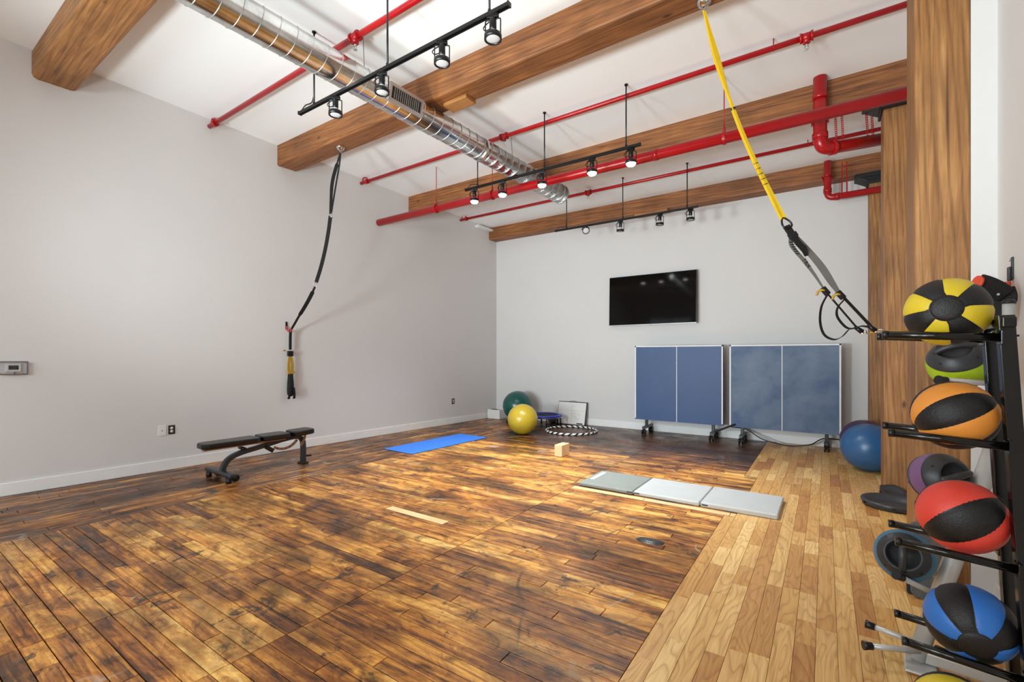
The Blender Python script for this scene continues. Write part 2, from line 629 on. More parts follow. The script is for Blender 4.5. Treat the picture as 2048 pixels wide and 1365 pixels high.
def blue_gym():
    m, nt, b = mat_base('blue_ribbed_vinyl')
    tc = node(nt, 'ShaderNodeTexCoord')
    w = node(nt, 'ShaderNodeTexWave', wave_type='RINGS', rings_direction='X')
    w.inputs['Scale'].default_value = 26
    link(nt, tc.outputs['Object'], w.inputs['Vector'])
    bp = node(nt, 'ShaderNodeBump')
    bp.inputs['Strength'].default_value = 0.12
    bp.inputs['Distance'].default_value = 0.004
    link(nt, w.outputs[0], bp.inputs['Height'])
    link(nt, bp.outputs[0], b.inputs['Normal'])
    b.inputs['Base Color'].default_value = s2l(48, 96, 146)
    b.inputs['Roughness'].default_value = 0.3
    return m


M['gym_blue'] = blue_gym()


def worn_table():
    """blue table top with chalky hand-wiped smears"""
    m, nt, b = mat_base('worn_blue_table_top')
    tc = node(nt, 'ShaderNodeTexCoord').outputs['Object']
    n = noise(nt, mapped(nt, tc, (1.3, 1, 1.3)), 1.3, 6, 0.6, 0.25)
    r = ramp(nt, [(0.36, s2l(60, 84, 122)), (0.68, s2l(104, 122, 144))])
    link(nt, n, r.inputs[0])
    link(nt, r.outputs[0], b.inputs['Base Color'])
    b.inputs['Roughness'].default_value = 0.55
    return m


M['table_worn'] = worn_table()


def galvanised():
    m, nt, b = mat_base('galvanised_steel')
    pos = node(nt, 'ShaderNodeNewGeometry').outputs['Position']
    n = noise(nt, pos, 7.0, 5, 0.6, 0.5)
    r = ramp(nt, [(0.3, (0.52, 0.52, 0.51, 1)), (0.7, (0.80, 0.80, 0.79, 1))])
    link(nt, n, r.inputs[0])
    link(nt, r.outputs[0], b.inputs['Base Color'])
    b.inputs['Metallic'].default_value = 1.0
    rr = node(nt, 'ShaderNodeMapRange')
    rr.inputs[3].default_value, rr.inputs[4].default_value = 0.12, 0.24
    link(nt, noise(nt, pos, 18.0, 4), rr.inputs[0])
    link(nt, rr.outputs[0], b.inputs['Roughness'])
    bp = node(nt, 'ShaderNodeBump')
    bp.inputs['Strength'].default_value = 0.05
    bp.inputs['Distance'].default_value = 0.02
    link(nt, noise(nt, pos, 4.0, 2), bp.inputs['Height'])
    link(nt, bp.outputs[0], b.inputs['Normal'])
    return m


M['duct'] = galvanised()
M['duct_seam'] = simple('galvanised_seam', s2l(205, 206, 204), 0.3, 0.9)


def glass(name, rough=0.02, col=(1, 1, 1, 1)):
    m, nt, b = mat_base(name)
    b.inputs['Base Color'].default_value = col
    b.inputs['Transmission Weight'].default_value = 1.0
    b.inputs['Roughness'].default_value = rough
    b.inputs['IOR'].default_value = 1.2
    return m


M['clear'] = glass('clear_plastic', 0.05, (0.93, 0.93, 0.95, 1))
M['pane'] = glass('window_glass', 0.0)
M['bulb_off'] = simple('frosted_lamp_glass', s2l(214, 216, 220), 0.18, vary=0.02)


def glow(name, col, strength):
    m, nt, b = mat_base(name)
    b.inputs['Base Color'].default_value = (1, 1, 1, 1)
    b.inputs['Emission Color'].default_value = col
    b.inputs['Emission Strength'].default_value = strength
    return m


M['bulb_on'] = glow('lit_lamp_glass', (1, 0.98, 0.95, 1), 14)

# ------------------------------------------------------------------ the room
SLOPE = 0.036


def ceil_z(y):
    return 4.775 - SLOPE * y


BACK = 8.93
RIGHT = 0.83
FRONT = -3.0


def left_x(y):
    return -7.029 + (y - 0.959) * 0.06395


def structure(name, mb, mats, label, world=True, **k):
    o = mb.build(name, mats, **k)
    return tag(o, label, kind='structure')


# walls
T = 0.15
w = MB()
y0, y1 = FRONT - T, BACK + T
w.prism([(left_x(y0), y0), (left_x(y1), y1), (left_x(y1) - T, y1), (left_x(y0) - T, y0)], -0.02, 5.05)
structure('wall_left', w, M['wall'], 'long white painted wall where the beam ends rest')
w = MB().box(((left_x(BACK) + RIGHT) / 2, BACK + T / 2, 2.5), (RIGHT - left_x(BACK) + 0.3, T, 5.06))
structure('wall_back', w, M['wall'], 'white end wall behind the television and the folded tables')
w = MB().box((RIGHT + T / 2, (FRONT + BACK) / 2, 2.5), (T, BACK - FRONT + 0.3, 5.06))
structure('wall_right', w, M['wall'], 'white wall beside the ball rack and the timber posts')
# short return of plaster beside the near post
w = MB().box((0.774, 3.985, 2.29), (0.112, 0.37, 4.58))
structure('wall_return', w, M['wall'], 'narrow white plaster return between the near timber post and the white wall')
# wall behind the camera with three windows
w = MB()
xs = [left_x(FRONT) - 0.2] + [e for wx, ww in WINDOWS for e in (wx - ww / 2, wx + ww / 2)] + [RIGHT + 0.2]
for i in range(0, len(xs), 2):
    w.box(((xs[i] + xs[i + 1]) / 2, FRONT - T / 2, 2.5), (xs[i + 1] - xs[i], T, 5.06))
for wx, ww in WINDOWS:
    w.box((wx, FRONT - T / 2, 0.425), (ww, T, 0.9))
    w.box((wx, FRONT - T / 2, 4.42), (ww, T, 1.24))
structure('wall_front', w, M['wall'], 'white wall with three tall windows behind the viewpoint')
for i, (wx, ww) in enumerate(WINDOWS):
    f = MB()
    z0, z1 = 0.875, 3.8
    for x in (wx - ww / 2 + 0.03, wx, wx + ww / 2 - 0.03):
        f.box((x, FRONT - 0.08, (z0 + z1) / 2), (0.06, 0.06, z1 - z0))
    for z in (z0 + 0.03, 1.85, 2.83, z1 - 0.03):
        f.box((wx, FRONT - 0.08, z), (ww, 0.05, 0.05))
    o = structure('window_%d' % (i + 1), f, M['black'], 'tall black framed window behind the viewpoint')
    MB().box((wx, FRONT - 0.11, (z0 + z1) / 2), (ww, 0.006, z1 - z0)).build('pane', M['pane'], o)

# ceiling follows a slight fall towards the end wall
w = MB()
xa, xb = left_x(FRONT) - 0.3, RIGHT + 0.2
ya, yb = FRONT - 0.2, BACK + 0.2
w.prism([(ya, ceil_z(ya)), (yb, ceil_z(yb)), (yb, ceil_z(yb) + 0.12), (ya, ceil_z(ya) + 0.12)], xa, xb, 'x')
structure('ceiling', w, M['ceiling'], 'white painted ceiling above the timber beams')

# baseboards
w = MB()
w.prism([(left_x(FRONT), FRONT), (left_x(BACK - 0.25), BACK - 0.25), (left_x(BACK - 0.25) + 0.018, BACK - 0.25), (left_x(FRONT) + 0.018, FRONT)], 0, 0.135)
structure('baseboard_left', w, M['trim'], 'white baseboard along the long white wall', bevel=0.006)
w = MB().box(((left_x(BACK) + 0.5) / 2, BACK - 0.009, 0.0675), (0.5 - left_x(BACK), 0.018, 0.135))
structure('baseboard_back', w, M['trim'], 'white baseboard under the television wall', bevel=0.006)
w = MB().box((RIGHT - 0.009, 1.3, 0.0675), (0.018, 5.0, 0.135))
structure('baseboard_right', w, M['trim'], 'white baseboard behind the ball rack', bevel=0.006)

# ------------------------------------------------------------------ floors, board by board
PITCH = 0.0902
ROWGAP = 0.0050


def plank_mesh(mb, x0, x1, y0, y1, tint, drop=0.0, skew=None, gap=None):
    """one board: chamfered top, standing proud of the joints; skew(x, y) may turn it"""
    g = (ROWGAP if gap is None else gap) / 2
    x0 += g; x1 -= g; y0 += g; y1 -= g
    c, zt = 0.0012, -drop
    vs = [(x0, y0, -0.012), (x1, y0, -0.012), (x1, y1, -0.012), (x0, y1, -0.012),
          (x0, y0, zt - 0.0015), (x1, y0, zt - 0.0015), (x1, y1, zt - 0.0015), (x0, y1, zt - 0.0015),
          (x0 + c, y0 + c, zt), (x1 - c, y0 + c, zt), (x1 - c, y1 - c, zt), (x0 + c, y1 - c, zt)]
    if skew:
        vs = [skew(*p) for p in vs]
    fs = [(8, 9, 10, 11)]
    for k in range(4):
        k2 = (k + 1) % 4
        fs += [(k, k2, 4 + k2, 4 + k), (4 + k, 4 + k2, 8 + k2, 8 + k)]
    mb.add(vs, fs)
    if mb.tint is None:
        mb.tint = []
    mb.tint += [tint] * 12


def cam_area(x0, x1, y0, y1):
    """rough size in the picture, to choose which boards are objects of their own"""
    pts = []
    for x, y in ((x0, y0), (x1, y0), (x1, y1), (x0, y1)):
        d = -math.sin(YAW) * x + math.cos(YAW) * y
        if d < 0.4:
            return 0
        r = math.cos(YAW) * x + math.sin(YAW) * y
        pts.append((1024 + 921 * r / d, 713 + 921 * EYE / d))
    cx = sum(p[0] for p in pts) / 4
    cy = sum(p[1] for p in pts) / 4
    if cx < -60 or cx > 2108 or cy > 1420:
        return 0
    a = 0
    for i in range(4):
        p, q = pts[i], pts[(i + 1) % 4]
        a += p[0] * q[1] - q[0] * p[1]
    return abs(a) / 2


def lay(parent, boards, mat, single=300, skew=None, gap=None):
    """boards: (x0, x1, y0, y1, tint, drop); the largest ones in view become parts, the rest one part"""
    order = sorted(boards, key=lambda q: -cam_area(*q[:4]))
    for q in order[:single]:
        mb = MB()
        plank_mesh(mb, *q[:4], q[4], q[5], skew, gap)
        mb.build('plank', mat, parent, fixn=False)
    if order[single:]:
        mb = MB()
        for q in order[single:]:
            plank_mesh(mb, *q[:4], q[4], q[5], skew, gap)
        o = mb.build('distant_planks', mat, parent, fixn=False)
        o['kind'] = 'stuff'


def border_x(y):
    return -5.291 + (y - 0.722) * 0.0462


def oak_edge(y):
    if y < 4.553:
        return -0.76
    if y < 6.23:
        return -0.67
    return -0.805


rng = random.Random(11)
dark_boards = []
row = 0
y = -0.932
PALE_Y = 4.553
while y < BACK - 0.02:
    ye = min(y + PITCH, BACK)
    xl, xr = border_x((y + ye) / 2), oak_edge((y + ye) / 2)
    cuts = [xl, -2.32, xr]
    if y < 3.0:
        cuts.insert(1, -3.3)
    pale_row = abs(y - PALE_Y) < 0.04
    for a, b in zip(cuts[:-1], cuts[1:]):
        x = a
        while x < b - 0.02:
            L = rng.choice((0.35, 0.55, 0.75, 0.95, 1.2, 1.5)) * rng.uniform(0.85, 1.15)
            xe = x + L
            if b - xe < 0.22:
                xe = b
            br = min(1, max(0, rng.gauss(0.50, 0.19)))
            # boards get darker towards the end wall
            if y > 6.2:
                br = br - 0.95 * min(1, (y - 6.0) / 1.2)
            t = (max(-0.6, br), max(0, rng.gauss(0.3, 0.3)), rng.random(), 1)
            if pale_row and a > -2.4:
                t = (1.25, 0, rng.random(), 1)
                xe = b if b - x < 0.8 else x + 0.8
            dark_boards.append((x, xe, y, ye, t, rng.random() * 0.0008))
            x = xe
    y = ye
    row += 1
# one new pale board let into the old floor
dark_boards = [q for q in dark_boards if not (q[2] < 3.0 < q[3] and q[0] < -2.75 and q[1] > -3.44)]
py = next((q[2], q[3]) for q in dark_boards if q[2] < 3.0 < q[3])
prev = max(q[1] for q in dark_boards if q[2] == py[0] and q[1] < -3.3)
nxt = min([q[0] for q in dark_boards if q[2] == py[0] and q[0] > -2.8] + [-2.32])
dark_boards.append((-3.46, -2.73, py[0], py[1], (1.3, 0, 0.31, 1), 0))
if prev < -3.47:
    dark_boards.append((prev, -3.46, py[0], py[1], (0.4, 0.2, 0.7, 1), 0))
if nxt > -2.72:
    dark_boards.append((-2.73, nxt, py[0], py[1], (0.35, 0.5, 0.2, 1), 0))

fl = MB().box((-3.15, (FRONT + BACK) / 2, -0.06), (8.6, BACK - FRONT + 0.4, 0.1)).build('floor', M['gap'])
tag(fl, 'old stained maple boards of many browns running across the room', kind='structure')
# floor behind the viewpoint in plain boards
for k in range(22):
    dark_boards.append((border_x(-2), -0.76, -2.97 + k * 0.0925, -2.97 + (k + 1) * 0.0925, (rng.random(), 0.3, rng.random(), 1), 0))
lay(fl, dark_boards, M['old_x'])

# strip of boards along the long wall
strip = []
th = math.atan(0.0462)


def strip_skew(x, y, z):
    # x runs away from the border line, y along it
    ox, oy = border_x(0.0), 0.0
    return (ox + x * math.cos(th) + y * math.sin(th), oy - x * math.sin(th) + y * math.cos(th), z)


k = 0
x = 0.0
while x > -2.05:
    yy = -3.0
    while yy < 9.2:
        L = rng.uniform(0.6, 1.9)
        ye = min(yy + L, 9.2)
        br = min(1, rng.gauss(0.22, 0.14)) - 0.10 * min(1, max(0, (yy - 3) / 4))
        yc, xc = min(ye, 8.95), x - PITCH / 2
        if yy < 8.9:
            strip.append((x - PITCH, x, yy, yc, (br, max(0, rng.gauss(0.15, 0.2)), rng.random(), 1), rng.random() * 0.0008))
        yy = ye
    x -= PITCH
fb = MB().box((-6.3, 3.0, -0.066), (2.4, 12.2, 0.1)).build('floor.001', M['gap'])
tag(fb, 'dull dark boards running along the long white wall', kind='structure')
mb = MB()
for q in strip:
    wx = strip_skew(q[0], (q[2] + q[3]) / 2, 0)
    if wx[0] > left_x(wx[1]) - 0.05:
        plank_mesh(mb, *q[:4], q[4], q[5], strip_skew)
o = mb.build('wall_side_planks', M['old_y'], fb, fixn=False)
o['kind'] = 'stuff'

# oak strip
oak = []
k = 0
xs = [-0.805] + [-0.76 + PITCH * i for i in range(19)]
for i in range(len(xs) - 1):
    xa, xb = xs[i], min(xs[i + 1], RIGHT)
    runs = [(FRONT, BACK)]
    if i == 0:
        runs = [(6.23, BACK)]
    elif i == 1:
        runs = [(FRONT, 4.553), (6.23, BACK)]
    for r0, r1 in runs:
        yy = r0
        while yy < r1 - 0.02:
            L = rng.choice((0.22, 0.3, 0.42, 0.55, 0.7, 0.9)) * rng.uniform(0.85, 1.2)
            ye = yy + L
            if r1 - ye < 0.16:
                ye = r1
            t = (min(1, max(0, rng.gauss(0.52, 0.27))), max(0, rng.gauss(0.1, 0.28)), rng.random(), 1)
            oak.append((xa, xb, yy, ye, t, rng.random() * 0.0003))
            yy = ye
fo = MB().box((0.03, (FRONT + BACK) / 2, -0.054), (1.66, BACK - FRONT + 0.3, 0.084)).build('floor.002', M['gap'])
tag(fo, 'newer golden oak boards running lengthwise beside the timber posts', kind='structure')
lay(fo, oak, M['oak'], gap=0.0012)

# ------------------------------------------------------------------ timber frame
def beam(ya, yb, depth, label, mat, x1=RIGHT, bev=0.02):
    b = MB()
    xl = left_x(ya) - 0.05
    za, zb = ceil_z(ya), ceil_z(yb)
    zlow = ceil_z((ya + yb) / 2) - depth
    b.prism([(ya, zlow), (yb, zlow), (yb, zb + 0.02), (ya, za + 0.02)], xl, x1, 'x')
    o = b.build('ceiling_beam', mat, bevel=bev)
    return tag(o, label, 'beam', 'timber ceiling beams', 'structure')


beam(1.185, 1.54, 0.295, 'golden timber beam end nearest the camera, above the thermostat wall', M['beam_light'], bev=0.045)
beam(3.765, 4.065, 0.30, 'timber beam carrying the black strap and the yellow strap anchors', M['beam'])
beam(6.27, 6.56, 0.29, 'timber beam just behind the thick red pipe', M['beam'])
beam(8.655, BACK + 0.01, 0.27, 'timber beam tight against the television wall', M['beam'])

o = MB().box((-3.42, 3.975, ceil_z(3.92) - 0.30 - 0.022), (0.34, 0.17, 0.044)).build('wood_plate', M['block'], bevel=0.006)
tag(o, 'short pale board fixed under the beam beside the duct', 'board')
o = MB().box((-2.72, 8.74, ceil_z(8.79) - 0.27 - 0.02), (0.62, 0.2, 0.04)).build('wood_plate', M['block'], bevel=0.006)
tag(o, 'small wooden board fixed under the beam above the television', 'board')


def column(x0, x1, ya, yb, ztop, label, cap):
    root = thing('timber_column', label, 'column', ((x0 + x1) / 2, (ya + yb) / 2, 0), kind='structure', group='timber columns')
    MB().box(((x0 + x1) / 2, (ya + yb) / 2, ztop / 2), (x1 - x0, yb - ya, ztop)).build('post', M['column'], root, bevel=0.012, world=True)
    if cap:
        c = MB()
        cx, cy = (x0 + x1) / 2, (ya + yb) / 2
        # flared iron cap: plate under the beam, stepped mouldings, socket
        c.box((cx, cy, ztop + cap - 0.03), (x1 - x0 + 0.34, yb - ya + 0.02, 0.06))
        c.prism([(cx - (x1 - x0) / 2 - 0.15, ztop + cap - 0.06), (cx + (x1 - x0) / 2 + 0.15, ztop + cap - 0.06),
                 (cx + (x1 - x0) / 2 + 0.03, ztop + 0.0), (cx - (x1 - x0) / 2 - 0.03, ztop + 0.0)], ya - 0.01, yb + 0.01, 'y')
        c.box((cx, cy, ztop - 0.02), (x1 - x0 + 0.05, yb - ya + 0.05, 0.05))
        c.box((cx, cy, ztop + 0.045), (x1 - x0 + 0.15, yb - ya + 0.04, 0.025))
        c.build('iron_cap', M['iron'], root, bevel=0.008, world=True)
    return root


column(0.465, 0.718, 3.80, 4.15, ceil_z(3.92) - 0.30, 'nearest and broadest timber post, rising behind the ball rack', 0)
column(0.515, 0.77, 6.28, 6.56, ceil_z(6.42) - 0.29 - 0.13, 'second timber post, iron cap under the beam, blue gym ball at its foot', 0.13)
column(0.545, 0.79, 8.64, 8.92, ceil_z(8.79) - 0.27 - 0.13, 'farthest timber post against the television wall', 0.13)

# ------------------------------------------------------------------ spiral duct
def duct_c(y):
    return Vector((-3.948 + (y - 1.674) * 0.0845, y, 4.10 + (5.6 - y) * SLOPE))


DR = 0.142
d0, d1 = duct_c(-2.95), duct_c(6.62)
root = thing('spiral_duct', 'shiny galvanised spiral air duct running the length of the ceiling', 'duct', tuple(duct_c(1.7)))
MB().tube([d0, duct_c(0), duct_c(3.3), d1], DR, 40).build('duct_body', M['duct'], root, world=True)
ax = (d1 - d0).normalized()
ux = ax.cross(Vector((0, 0, 1))).normalized()
uz = ux.cross(ax)
pts = []
turns = 68
N = turns * 20
for i in range(N + 1):
    t = i / N
    a = 2 * PI * turns * t
    pts.append(d0.lerp(d1, t) + (ux * math.cos(a) + uz * math.sin(a)) * (DR + 0.001))
MB().tube(pts, 0.0042, 5).build('spiral_seam', M['duct_seam'], root, world=True)
c = MB()
for yy in (6.60, 6.50):
    p = duct_c(yy)
    c.tube([p - ax * 0.012, p + ax * 0.012], DR + 0.006, 40)
c.build('end_collar', M['duct_seam'], root, world=True)
for yy in (4.72,):
    p = duct_c(yy)
    MB().tube([p - ax * 0.03, p + ax * 0.03], DR + 0.005, 40).build('joint_band', M['duct'], root, world=True)
# register on the side that faces the middle of the room
yy = 3.40
p = duct_c(yy)
out = (-ux if ux.x < 0 else ux)
out = (out * 0.95 + Vector((0, 0, -0.18))).normalized()
tang = ax
upv = out.cross(tang).normalized()
R3 = Matrix((tang, upv, out)).transposed()
g = MB()
ctr = p + out * (DR + 0.012)
for s in (-1, 1):
    g.box(ctr + upv * (s * 0.075), (0.44, 0.03, 0.035), R3)
    g.box(ctr + tang * (s * 0.205), (0.03, 0.12, 0.035), R3)
reg = g.build('register_frame', M['duct_seam'], root, world=True)
MB().box(p + out * (DR + 0.001), (0.40, 0.13, 0.006), R3).build('register_back', M['black'], root, world=True)
for i in range(13):
    MB().box(ctr + tang * (-0.15 + i * 0.0255), (0.006, 0.125, 0.02), R3).build('louvre', M['duct_seam'], root, world=True)
for yy in (5.36, 3.0, 0.5):
    p = duct_c(yy)
    wv = MB().tube([p + Vector((0, 0, DR)), Vector((p.x - 0.02, yy, ceil_z(yy)))], 0.004, 6)
    wv.build('hanger_wire', M['grey_metal'], root, world=True)

# ------------------------------------------------------------------ red sprinkler pipes
def pipe_z(base, y):
    return base - SLOPE * y


def tee(mb, x, y, z, r):
    mb.cyl((x - 0.05, y, z), (x + 0.05, y, z), r * 1.45, 14)
    mb.cyl((x - 0.055, y, z), (x - 0.035, y, z), r * 1.7, 14)
    mb.cyl((x + 0.035, y, z), (x + 0.055, y, z), r * 1.7, 14)
    mb.cyl((x, y, z), (x, y, z - 0.06), r * 1.15, 12)


def sprinkler_pipe(y, z, r, heads, label, x1=RIGHT - 0.005, straps=()):
    xl = left_x(y) + 0.004
    root = thing('sprinkler_pipe', label, 'pipe', (xl, y, z), group='thin red sprinkler pipes')
    MB().tube([(xl, y, z), (x1, y, z)], r, 14).build('pipe_run', M['red'], root, world=True)
    # strap hanger close to the wall
    h = MB()
    hx = xl + 0.16
    h.cyl((hx - 0.025, y, z), (hx + 0.025, y, z), r * 1.5, 14)
    h.tube(curve([(hx, y, z + r), (hx - 0.03, y + 0.01, z + 0.07), (hx - 0.11, y + 0.01, z + 0.085), (hx - 0.13, y + 0.01, z + 0.03)], 4), 0.012, 6)
    h.build('wall_clip', M['red'], root, world=True)
    for x in heads:
        f = MB()
        tee(f, x, y, z, r)
        t = f.build('tee_fitting', M['red'], root, world=True)
        s = MB()
        s.cyl((x, y, z - 0.06), (x, y, z - 0.085), 0.012, 10)
        for k in (-1, 1):
            s.tube([(x + 0.012 * k, y, z - 0.085), (x + 0.018 * k, y, z - 0.10), (x + 0.006 * k, y, z - 0.12)], 0.003, 5)
        s.cyl((x, y, z - 0.12), (x, y, z - 0.124), 0.02, 12)
        s.build('sprinkler_head', M['chrome'], t, world=True)
    for x in straps:
        s = MB()
        s.tube([(x, y, ceil_z(y)), (x, y, z - r)], 0.006, 6)
        s.tube([(x, y, z - r - 0.004), (x, y + r + 0.006, z), (x, y, z + r + 0.01), (x, y - r - 0.006, z)], 0.005, 6, closed=True)
        s.build('loop_hanger', M['red'], root, world=True)
    return root


P1 = sprinkler_pipe(2.86, 4.568, 0.029, [-3.795], 'thin red pipe nearest the camera, meeting the long wall beside the first track', x1=RIGHT - 0.005)
P2 = sprinkler_pipe(5.21, 4.495, 0.027, [-3.676, -0.145], 'thin red pipe passing over the lit track with two sprinkler heads in view', straps=[-0.42, -4.28])
P3 = sprinkler_pipe(7.70, 4.430, 0.027, [-3.557], 'thin red pipe between the last two beams, one sprinkler head', straps=[-0.20])

# main pipe
yp, zp, rp = 5.58, 3.885, 0.061
xl = left_x(yp) + 0.004
root = thing('main_pipe', 'thick red main pipe hung low below the duct', 'pipe', (xl, yp, zp))
MB().tube([(xl, yp, zp), (RIGHT - 0.005, yp, zp)], rp, 28).build('pipe_run', M['red'], root, world=True)
MB().cyl((-1.72, yp, zp), (-1.66, yp, zp), rp + 0.006, 28).build('pipe_coupling', M['red'], root, world=True)
for x in (-5.30, -4.15, -0.93):
    h = MB()
    ring = [(x, yp + (rp + 0.007) * math.cos(a), zp + (rp + 0.007) * math.sin(a)) for a in [2 * PI * k / 20 for k in range(20)]]
    h.ribbon(ring + ring[:1], 0.03, (1, 0, 0), 0.008)
    h.cyl((x, yp, zp + rp + 0.005), (x, yp, zp + rp + 0.06), 0.014, 8)
    h.tube([(x, yp, zp + rp + 0.05), (x, yp, ceil_z(yp))], 0.006, 6)
    h.build('clevis_hanger', M['red'], root, world=True)


def riser(x, y, ztop, zbot, r, xe, ye, ze, label, cross):
    root = thing('pipe_riser', label, 'pipe', (x, y, ztop))
    a = 0.13 if r > 0.05 else 0.09
    dirx = Vector((xe - x, ye - y, ze - zbot)).normalized()
    corner = Vector((x, y, zbot))
    p0, p1 = corner + Vector((0, 0, a)), corner + dirx * a
    arc = [p0.lerp(corner, t).lerp(corner.lerp(p1, t), t) for t in [i / 8 for i in range(9)]]
    MB().tube([(x, y, ztop)] + arc + [(xe, ye, ze)], r, 20).build('pipe_run', M['red'], root, world=True)
    for qa, qb, k in ((p0 - Vector((0, 0, 0.01)), p0 + Vector((0, 0, 0.055)), 1.16), (p1, p1 + dirx * 0.06, 1.16), ((x, y, ztop - 0.24), (x, y, ztop - 0.2), 1.12)):
        MB().cyl(qa, qb, r * k, 20).build('pipe_coupling', M['red'], root, world=True)
    b = MB()
    b.box((x, y, p0.z + 0.17), (r * 2.5, 0.03, 0.03))
    b.bar((x - r, y, p0.z + 0.19), (x - 0.2 * cross, y + 0.03, p0.z + 0.26), 0.02, 0.008)
    b.bar((x + r, y, p0.z + 0.19), (x + 0.09 * cross, y + 0.02, p0.z + 0.33), 0.02, 0.008)
    b.build('strap_brace', M['red'], root, world=True)
    return root


r1 = riser(-0.045, 6.16, ceil_z(6.16) - 0.002, 3.745, 0.066, RIGHT - 0.06, 6.88, 3.98, 'fat red pipe elbow dropping in front of the beam and turning to the second post', 1.0)
# perforated strap hangers of the fat elbow pipe
for x in (0.11, 0.17, 0.40, 0.45):
    y = 6.16 + (x + 0.045) * 0.88
    s = MB()
    top = Vector((x - 0.03, y, ceil_z(y)))
    bot = Vector((x, y - 0.05, 3.70 + (x + 0.045) * 0.29))
    n = 34
    for k in range(n):
        a, b_ = top.lerp(bot, k / n), top.lerp(bot, (k + 0.55) / n)
        s.ribbon([a, b_], 0.02, (1, 0, 0), 0.003)
    for sd in (-0.009, 0.009):
        s.ribbon([top + Vector((sd, 0, 0)), bot + Vector((sd, 0, 0))], 0.004, (1, 0, 0), 0.003)
    s.build('perforated_strap', M['red'], r1, world=True)
r2 = riser(0.032, 8.47, ceil_z(8.47) - 0.06, 3.85, 0.047, 0.80, 8.47, 3.86, 'smaller red pipe elbow by the last beam, turning behind the posts', 0.35)
for x in (0.21, 0.27):
    s = MB()
    s.ribbon([(x, 8.47, 4.35), (x, 8.42, 3.82)], 0.016, (1, 0, 0), 0.004)
    s.build('strap_hanger', M['red'], r2, world=True)

# ------------------------------------------------------------------ track lights
def track(y, z, x0, x1, rods, label):
    root = thing('track_rail', label, 'track light', (x0, y, z), group='black lighting tracks')
    r = MB()
    r.box(((x0 + x1) / 2, y, z), (x1 - x0, 0.036, 0.012))
    for s in (-1, 1):
        r.box(((x0 + x1) / 2, y + s * 0.014, z - 0.013), (x1 - x0, 0.008, 0.016))
    r.build('rail', M['black'], root, world=True)
    MB().box((x0 - 0.004, y, z - 0.006), (0.01, 0.04, 0.034)).build('end_cap', M['black'], root, world=True)
    MB().box((x1 + 0.004, y, z - 0.006), (0.01, 0.04, 0.034)).build('end_cap', M['black'], root, world=True)
    for x in rods:
        q = MB()
        q.tube([(x, y, z), (x, y, ceil_z(y))], 0.0085, 8)
        q.cyl((x, y, ceil_z(y) - 0.012), (x, y, ceil_z(y)), 0.02, 12)
        q.cyl((x, y, z), (x, y, z + 0.03), 0.013, 10)
        q.build('hanging_rod', M['black'], root, world=True)
    q = MB()
    q.tube(curve([(x0 + 0.02, y, z + 0.01), (x0 + 0.08, y + 0.01, z + 0.055), (x0 + 0.2, y, z + 0.04), (rods[0] - 0.005, y, z + 0.09)], 5), 0.006, 6)
    q.build('feed_cord', M['black'], root, world=True)
    return root


def make_spot(name):
    """cage spotlight hanging from local origin (rail underside)"""
    root = bpy.data.objects.new(name, None)
    root.empty_display_size = 0.05
    C.objects.link(root)
    MB().box((0, 0, -0.012), (0.085, 0.03, 0.03)).build('adapter', M['black'], root, bevel=0.003)
    s = MB()
    s.lathe([(0.012, -0.02), (0.024, -0.034), (0.026, -0.04), (0.026, -0.105), (0.022, -0.112)], 16)
    s.build('socket', M['black'], root)
    c = MB()
    for sgn in (-1, 1):
        c.tube(curve([(sgn * 0.018, 0, -0.036), (sgn * 0.05, 0, -0.036), (sgn * 0.058, 0, -0.048), (sgn * 0.058, 0, -0.10), (sgn * 0.058, 0, -0.152)], 4), 0.0048, 6)
    c.build('cage_arm', M['black'], root)
    r = MB()
    r.lathe([(0.054, -0.148), (0.064, -0.148), (0.064, -0.182), (0.054, -0.182), (0.054, -0.148)], 28)
    r.build('front_ring', M['black'], root)
    b = MB()
    b.lathe([(0.02, -0.108), (0.024, -0.122), (0.04, -0.142), (0.054, -0.160), (0.0545, -0.172), (0.05, -0.176), (0.03, -0.179), (0.0, -0.180)], 24)
    b.build('bulb', M['bulb_off'], root)
    d = MB()
    d.tube(curve([(0.0, 0.012, -0.025), (-0.05, 0.015, -0.045), (-0.078, 0.012, -0.075), (-0.06, 0.01, -0.098), (-0.02, 0.008, -0.09)], 5), 0.0042, 6)
    d.build('cord', M['black'], root)
    return root


SP = make_spot('track_spotlight')
lb_ = MB()
lb_.lathe([(0.0, -0.158), (0.054, -0.158), (0.0545, -0.178), (0.052, -0.192), (0.04, -0.205), (0.02, -0.212), (0.0, -0.214)], 24)
lo_ = lb_.build('lit_bulb', M['bulb_on'])
LIT = lo_.data
bpy.data.objects.remove(lo_)
used = False


def place_spot(x, y, z, rz, label, group, lit=False, tilt=(0, 0)):
    global used
    o = copy_tree(SP) if used else SP
    used = True
    o.location = (x, y, z)
    o.rotation_euler = (tilt[0], tilt[1], rz)
    tag(o, label, 'spotlight', group)
    if lit:
        for ch in o.children:
            if ch.name.startswith('bulb'):
                ch.data = LIT
        d = bpy.data.lights.new('spot_glow', 'SPOT')
        d.energy = 210
        d.spot_size = math.radians(110)
        d.spot_blend = 1.0
        d.shadow_soft_size = 0.05
        d.color = (0.93, 0.97, 0.96)
        q = bpy.data.objects.new('spot_glow', d)
        C.objects.link(q)
        q.parent = o
        q.location = (0, 0, -0.23)
    return o


